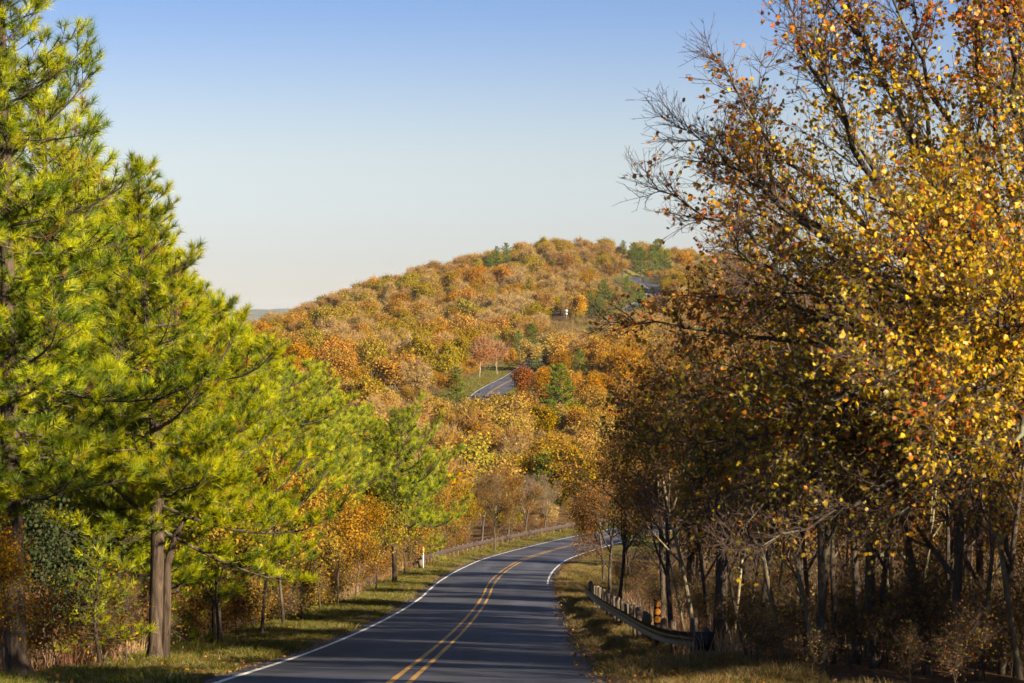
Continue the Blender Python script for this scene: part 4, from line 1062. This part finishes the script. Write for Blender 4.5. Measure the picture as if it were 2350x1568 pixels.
NIND = 290
vis = [q for q in trees if 560 < U0 + q[0] / q[1] * FPX < 1560]
ind = set(id(q) for q in vis[:NIND])
slots = {}
for q in trees:
    if id(q) in ind:
        m_, w_, d2 = landmark(*q[:3]); slots.setdefault((q[4], m_, w_), []).append((d2, id(q)))
lab_of = {}
for (kd, m_, w_), lst in slots.items():
    for r_, (d2, k_) in enumerate(sorted(lst)):
        lab_of[k_] = (cnames[kd] + ' ' + w_ + ' ' + m_) if len(lst) == 1 else ((ORD + ['%dth' % q for q in range(21, 80)])[r_] + ' ' + cnames[kd] + ' ' + w_ + ' ' + m_ + (', counted outward' if r_ else ''))
far = []
for q in trees:
    x, y, z, s, kd = q
    vs_ = kinds[kd]; pv = vs_[int(x * 7 + y * 3) % len(vs_)]
    if id(q) in ind:
        thing('deciduous_tree', lab_of[id(q)], 'tree', (x, y, z - .1), random.uniform(0, 6.28), (s * r2.uniform(.85, 1.25), s * r2.uniform(.85, 1.25), s * r2.uniform(.85, 1.05)), pv, 'oak woods on the hill')
    else: far.append((x, y, z, s, kd, int(x * 7 + y * 3) % len(vs_)))
order = [(kd, i) for kd in kinds for i in range(len(kinds[kd]))]
protos = [merge_parts(kinds[kd][i], 'forest_source') for kd, i in order]
scatter('forest', 'far autumn forest covering the upper part of the hill', 'forest', protos, np.array([(q[0], q[1], q[2] - .1) for q in far]), rng.uniform(0, 6.28, len(far)), np.array([q[3] for q in far])[:, None] * np.c_[r2.uniform(1.0, 1.4, len(far)), r2.uniform(1.0, 1.4, len(far)), r2.uniform(.85, 1.08, len(far))], [order.index((q[4], q[5])) for q in far])

# ------------------------------------------------------------------ grass of the verges
def tuft(nb, h, w, pal, spread, lean=0.5):
    g = G(); b = np.c_[rng.normal(size=(nb, 2)) * spread, np.zeros(nb)]
    d = norm(np.c_[rng.normal(size=(nb, 2)) * lean, np.ones(nb)]); L = h * rng.uniform(.5, 1.2, (nb, 1))
    s = norm(np.cross(d, rng.normal(size=(nb, 3)))) * w / 2
    mid = b + d * L * .6; tip = b + d * L + np.c_[d[:, :2] * L * .35, -.12 * L]
    V = np.stack([b - s, b + s, mid + s * .8, mid - s * .8, tip], 1)
    T = np.array([(0, 1, 2), (0, 2, 3), (3, 2, 4)])[None] + (np.arange(nb) * 5)[:, None, None]
    g.add(V.reshape(-1, 3), T.reshape(-1, 3), np.repeat(pick(pal, nb, .2), 5, 0))
    return g.mesh('grass_source', M['grass'])
GG = [((0.13, 0.145, 0.025), 4), ((0.19, 0.17, 0.035), 3), ((0.09, 0.12, 0.02), 2), ((0.30, 0.22, 0.09), 2)]
GD = [((0.30, 0.21, 0.09), 4), ((0.22, 0.16, 0.06), 3), ((0.14, 0.13, 0.035), 3), ((0.24, 0.13, 0.07), 1)]
GP = [((0.36, 0.22, 0.15), 3), ((0.40, 0.27, 0.16), 3), ((0.30, 0.17, 0.12), 2)]
tg = [tuft(46, .20, .012, GG, .11), tuft(46, .28, .013, GG + GD[:1], .10), tuft(40, .13, .010, GG + GD, .12)]
td_ = [tuft(46, .22, .010, GD, .11), tuft(46, .30, .010, GD, .09), tuft(40, .15, .010, GD + GG[:2], .12)]
tall = [tuft(40, 1.0, .014, GP, .13, .22), tuft(40, .8, .014, GD, .12, .25)]
def verge_pts(n, t0, t1, y0, y1, pw=1.0):
    y = y0 + (y1 - y0) * rng.random(n) ** pw; t = rng.uniform(min(t0, t1), max(t0, t1), n)
    hx_ = (xr(y + .5) - xr(y - .5)); x = xr(y) + t * np.sqrt(1 + hx_ ** 2)
    return x, y
x, y = verge_pts(16000, -3.42, -6.7, 30, 215, 1.35); n = len(x)
clump = np.clip(.75 + .35 * np.sin(x * 2.1 + y * .9) + .25 * np.sin(y * .37 + 1), .3, 1.5)
scatter('grass', 'short green roadside grass along the left verge', 'grass', tg, np.c_[x, y, gz(x, y) - .09], rng.uniform(0, 6.28, n), clump, rng.integers(0, 3, n))
x, y = verge_pts(11000, 3.55, 7.0, 30, 150, 1.3); n = len(x)
clump = np.clip(.8 + .35 * np.sin(x * 1.7 - y * .8) + .25 * np.sin(y * .43 + 2), .3, 1.5)
scatter('grass', 'dry tan and green grass along the right verge', 'grass', td_ + tg[:1], np.c_[x, y, gz(x, y) - .09], rng.uniform(0, 6.28, n), clump, rng.integers(0, 4, n))
x, y = verge_pts(3600, -3.5, -9.5, 425, 640); n = len(x)
x2, y2 = verge_pts(1500, 3.5, 8, 425, 640)
x3, y3 = verge_pts(1500, -3.6, -9, 690, 1000)
x = np.r_[x, x2, x3]; y = np.r_[y, y2, y3]; n = len(x)
scatter('grass', 'grass beside the far stretch of the road', 'grass', tg, np.c_[x, y, gz(x, y) - .05], rng.uniform(0, 6.28, n), rng.uniform(1.2, 2.6, n), rng.integers(0, 3, n))
x, y = verge_pts(130, -6.1, -8.3, 100, 150); x2, y2 = verge_pts(170, -5.4, -6.1, 150, 212); x3, y3 = verge_pts(130, 5.6, 7.5, 46, 100); x4, y4 = verge_pts(60, -6.5, -8.5, 44, 62)
x = np.r_[x, x2, x3, x4]; y = np.r_[y, y2, y3, y4]; n = len(x)
xg_, yg_ = rng.uniform(8, 27, 420), rng.uniform(690, 752, 420); kg = (xg_ - xr(yg_)) < -4.2; xg_, yg_ = xg_[kg], yg_[kg]
scatter('tall_grass', 'tan tall grass on the slope beside the road sign', 'grass', tall[1:], np.c_[xg_, yg_, gz(xg_, yg_)], rng.uniform(0, 6.28, len(xg_)), rng.uniform(1.2, 2.4, len(xg_)), np.zeros(len(xg_), int))
scatter('tall_grass', 'tall dead pinkish grass standing around the guardrails', 'grass', tall, np.c_[x, y, gz(x, y) - .1], rng.uniform(0, 6.28, n), rng.uniform(.45, 1.0, n), np.r_[np.ones(130), np.zeros(170), np.ones(n - 300)].astype(int))

n = 5200
y = 32 + 150 * rng.random(n) ** 1.5; sd = rng.choice([-1, 1], n, p=[.45, .55]); t = sd * (3.0 + np.abs(rng.normal(size=n)) * 1.6)
x = xr(y) + t; on = np.abs(t) < 3.3
zf = np.where(on, zr(y) + .012 * (3.3 - np.abs(t)) + .015, gz(x, y) + .03)
g = G(); dl = norm(np.c_[rng.normal(size=(n, 2)), .25 * rng.normal(size=n)])
leaves(g, np.c_[x, y, zf], dl, rng.uniform(.05, .10, n), pick(BRN + ORA[:1], n, .2), OVAL, OVAL_T, np.tile((0, 0, 1.0), (n, 1)) + .35 * rng.normal(size=(n, 3)))
tag(link('fallen_leaves', g.mesh('fallen_leaves', M['leaf'])), 'fallen brown leaves along both edges of the road', 'leaves', None, 'stuff')

# ------------------------------------------------------------------ guardrails, posts, signs
def wbeam(P, h0=0.34, h1=0.65, depth=0.08, side=1):
    """W-beam along a ground polyline; side +1: the traffic face looks to -x"""
    P = np.asarray(P, 'f8'); D = np.gradient(P, axis=0); D[:, 2] = 0; D = norm(D)
    nrm = np.stack([D[:, 1], -D[:, 0], 0 * D[:, 0]], 1) * -side
    prof = [(0, 0.0), (.06, .04), (.35, .16), (.65, .24), (.86, .36), (.82, .42), (.2, .5), (.82, .58), (.86, .64), (.65, .76), (.35, .84), (.06, .96), (0, 1.0)]
    n, k = len(P), len(prof); V = []
    for off in (0.0, -0.006):
        for (o, h) in prof:
            V.append(P + nrm * (o * depth + off) + np.array((0, 0, h0 + (h1 - h0) * h)))
    V = np.stack(V, 1); g = G(); i = np.arange(n - 1)[:, None] * 2 * k; T = []
    for base in (0, k):
        j = base + np.arange(k - 1)[None]
        a, b, c, d = (i + j).ravel(), (i + j + 1).ravel(), (i + 2 * k + j + 1).ravel(), (i + 2 * k + j).ravel()
        T += [np.stack([a, b, c], 1), np.stack([a, c, d], 1)]
    g.add(V.reshape(-1, 3), np.concatenate(T))
    return g
def resample(P, n):
    P = np.asarray(P, 'f8'); s = np.r_[0, np.cumsum(np.linalg.norm(np.diff(P, axis=0), axis=1))]
    f = hermite(s, P[:, 0]), hermite(s, P[:, 1]); q = np.linspace(0, s[-1], n)
    return np.c_[f[0](q), f[1](q)]
def post_mesh(h=0.92, r=0.085):
    g = G(); g.tube([(0, 0, -.3), (0, 0, .3), (0, 0, h - .06), (0, 0, h - .02), (0, 0, h)], [r, r, r, r * .9, r * .45], 10, None, True, .03)
    return g.mesh('post', M['wood'], True)
def bolt_mesh():
    g = G(); g.tube([(0, 0, 0), (0, -.02, 0), (0, -.03, 0)], [.018, .018, .008], 6); return g.mesh('bolt', M['steel'])
PM = post_mesh(); PM2 = post_mesh(0.78, 0.075)
right_line = resample([(3.30, 104), (3.32, 92), (3.38, 80), (3.42, 68), (3.40, 57), (3.52, 51), (3.95, 47.3)], 70)
rp = np.c_[right_line, gz(right_line[:, 0], right_line[:, 1]) - .08]
o0 = rp[-1].copy()
gr = thing('guardrail', 'weathered steel guardrail with wooden posts on the right verge', 'guardrail', tuple(o0), 0, 1, [('beam', shift(wbeam(rp), o0).mesh('beam', M['steel'], True))])
g = G(); e = rp[-1] - o0; dr_ = norm(rp[-1] - rp[-3]); ax = math.atan2(dr_[1], dr_[0])
g.box(e + np.array((0.05, -.10, .50)), (.20, .02, .19), None, -.2)
g.box(e + np.array((0.235, -.06, .50)), (.012, .06, .185), None, -.2)
link('end_plate', g.mesh('end_plate', M['dark_steel']), gr)
acc = 0.0; spacing = 1.0
for i in range(len(rp) - 2, 3, -1):
    acc += np.linalg.norm(rp[i] - rp[i + 1])
    if acc >= spacing:
        acc = 0; spacing = 1.9
        po = link('post', PM, gr, rp[i] - o0 + np.array((.17, .02, 0)), (random.gauss(0, .03), random.gauss(0, .03), random.random() * 6), random.uniform(.92, 1.05))
link('post', PM2, gr, e + np.array((.10, .10, -.02)))
ly = np.r_[np.linspace(146.5, 238, 48)]
hx_ = (xr(ly + .5) - xr(ly - .5)); lx = xr(ly) - 5.75 * np.sqrt(1 + hx_ ** 2)
lp = np.c_[lx, ly, gz(lx, ly) - .08]; o1 = lp[0].copy()
gl_ = thing('guardrail', 'long dark guardrail following the left side of the bend', 'guardrail', tuple(o1), 0, 1, [('beam', shift(wbeam(lp, .42, .74, .08, -1), o1).mesh('beam', M['rust_steel'], True))])
for i in range(1, len(lp)):
    link('post', PM2, gl_, lp[i] - o1 + np.array((-.16, .03, 0)), (0, 0, i), 1.0)
g = G(); g.tube([(0, -.05, .1), (0, -.3, .35), (0, -.32, .6)], [.16, .2, .17], 10, None, True, .05)
link('end_cap', g.mesh('end_cap', M['wood'], True), gl_)

def delineator(name, label, x, y, h, post_mat, post_w, tops, cat='road marker'):
    z = gzs(x, y) - .1
    g = G(); g.box((0, 0, h / 2 - .1), (post_w / 2, .02, h / 2 + .1)); g.box((0, .014, h / 2 - .1), (post_w / 5, .022, h / 2 + .09))
    e = thing(name, label, cat, (x, y, z), 0, 1, [('post', g.mesh('post', M[post_mat]))])
    for nm, mesh, zz in tops: link(nm, mesh, e, (0, -.03, zz))
    return e
g = G(); g.box((0, 0, 0), (.06, .012, .16)); g.tube([(0, -.012, .16), (0, .012, .16)], .06, 14)
band = g.mesh('reflector_band', M['amber'])
delineator('delineator_post', 'white delineator post with amber top where the left guardrail begins', at(971, 145.5), 145.5, 1.42, 'white_post', .075, [('reflector_band', band, 1.24)])
g = G(); g.tube([(0, -.014, 0), (0, -.010, 0), (0, .012, 0)], [.055, .085, .085], 20); disc = g.mesh('reflector_disc', M['orange'])
g = G(); g.box((0, .016, 0), (.085, .006, .30)); plate = g.mesh('backing_plate', M['dark_steel'])
delineator('object_marker', 'roadside marker with three orange discs behind the right guardrail', at(1509, 55.5), 55.5, 1.15, 'dark_steel', .10, [('backing_plate', plate, .98), ('reflector_disc', disc, 1.18), ('reflector_disc', disc, .99), ('reflector_disc', disc, .80)])

# warning sign seen from behind, high on the hill
x, y = at(1300, 752), 752.0; z = gzs(x, y) - .1
g = G(); g.box((0, 0, 1.6), (.045, .035, 1.75)); sp = g.mesh('post', M['alu'])
g = G(); q = .64
g.add([(0, -.05, q), (q, -.05, 0), (0, -.05, -q), (-q, -.05, 0), (0, -.056, q), (q, -.056, 0), (0, -.056, -q), (-q, -.056, 0)], [(4, 7, 6), (4, 6, 5), (0, 1, 2), (0, 2, 3), (0, 4, 5), (0, 5, 1), (1, 5, 6), (1, 6, 2), (2, 6, 7), (2, 7, 3), (3, 7, 4), (3, 4, 0)])
pl = g.mesh('sign_plate', M['alu'])
g = G(); g.box((0, -.052, 0), (.38, .003, .38)); pl2 = g.mesh('speed_plaque', M['alu'])
sg = thing('warning_sign', 'diamond road sign with a small square plaque seen from behind on the hill', 'road sign', (x, y, z + 0.55), 0.25, 1.0, [('post', sp)])
link('sign_plate', pl, sg, (0, 0, 3.35)); link('speed_plaque', pl2, sg, (0, 0, 2.35))

# white vehicle in the notch of the ridge
x, y = at(1103, 1066), 1066.0; z = gzs(x, y)
def car_body():
    prof = [(-2.3, .35), (-2.35, .75), (-2.25, 1.0), (-1.95, 1.1), (-1.75, 1.85), (-1.4, 1.98), (.55, 1.95), (1.15, 1.25), (2.2, 1.08), (2.35, .8), (2.3, .35)]
    g = G(); V = []
    for sx_, inset in ((-.92, 0), (.92, 0)):
        for (yy, zz) in prof:
            w = sx_ * (1 - .16 * max(0, (zz - 1.05)) / .9); V.append((w, yy, zz))
    n = len(prof); T = []
    for i in range(n):
        j = (i + 1) % n; T += [(i, j, n + j), (i, n + j, n + i)]
    for i in range(1, n - 1): T += [(0, i, i + 1), (n, n + i + 1, n + i)]
    g.add(V, T); return g
cz_ = thing('vehicle', 'small white vehicle in the notch of the hill ridge', 'vehicle', (x, y, z + .45), 0.35, 1.0, [('body', car_body().mesh('body', M['white_paint']))])
g = G(); g.add([(-.68, -1.96, 1.18), (.68, -1.96, 1.18), (.62, -1.80, 1.78), (-.62, -1.80, 1.78)], [(0, 1, 2), (0, 2, 3)]); link('rear_window', g.mesh('rear_window', M['glass']), cz_)
for s_ in (-1, 1):
    g = G(); g.add([(s_ * .905, -1.5, 1.2), (s_ * .905, .6, 1.2), (s_ * .80, .35, 1.8), (s_ * .80, -1.4, 1.8)], [(0, 1, 2), (0, 2, 3)]); link('side_window', g.mesh('side_window', M['glass']), cz_)
    g = G(); g.box((s_ * .8, -2.32, .95), (.08, .04, .13)); link('tail_light', g.mesh('tail_light', M['red_lens']), cz_)
    for yy in (-1.4, 1.4):
        g = G(); g.tube([(s_ * .72, yy, .36), (s_ * .95, yy, .36)], .36, 16); w_ = link('wheel', g.mesh('wheel', M['rubber']), cz_)

# ------------------------------------------------------------------ air
hm, nt, out = new_mat('haze')
pv = nt.nodes.new('ShaderNodeVolumePrincipled')
pv.inputs['Color'].default_value = (0.68, 0.82, 1.0, 1); pv.inputs['Density'].default_value = 3.4e-5; pv.inputs['Anisotropy'].default_value = 0.0
nt.links.new(pv.outputs[0], out.inputs['Volume'])
g = G(); g.box((0, 6200, -42), (13500, 6900, 104)); hz = link('haze', g.mesh('haze', hm)); tag(hz, 'thin blue autumn haze lying over the far hills', 'haze', None, 'stuff')

tot = sum(len(m_.polygons) for m_ in bpy.data.meshes)
print('TRIANGLES', tot, 'OBJECTS', len(sc.objects), 'hill trees', len(trees), 'far', len(far), 'maple leaves', nl)
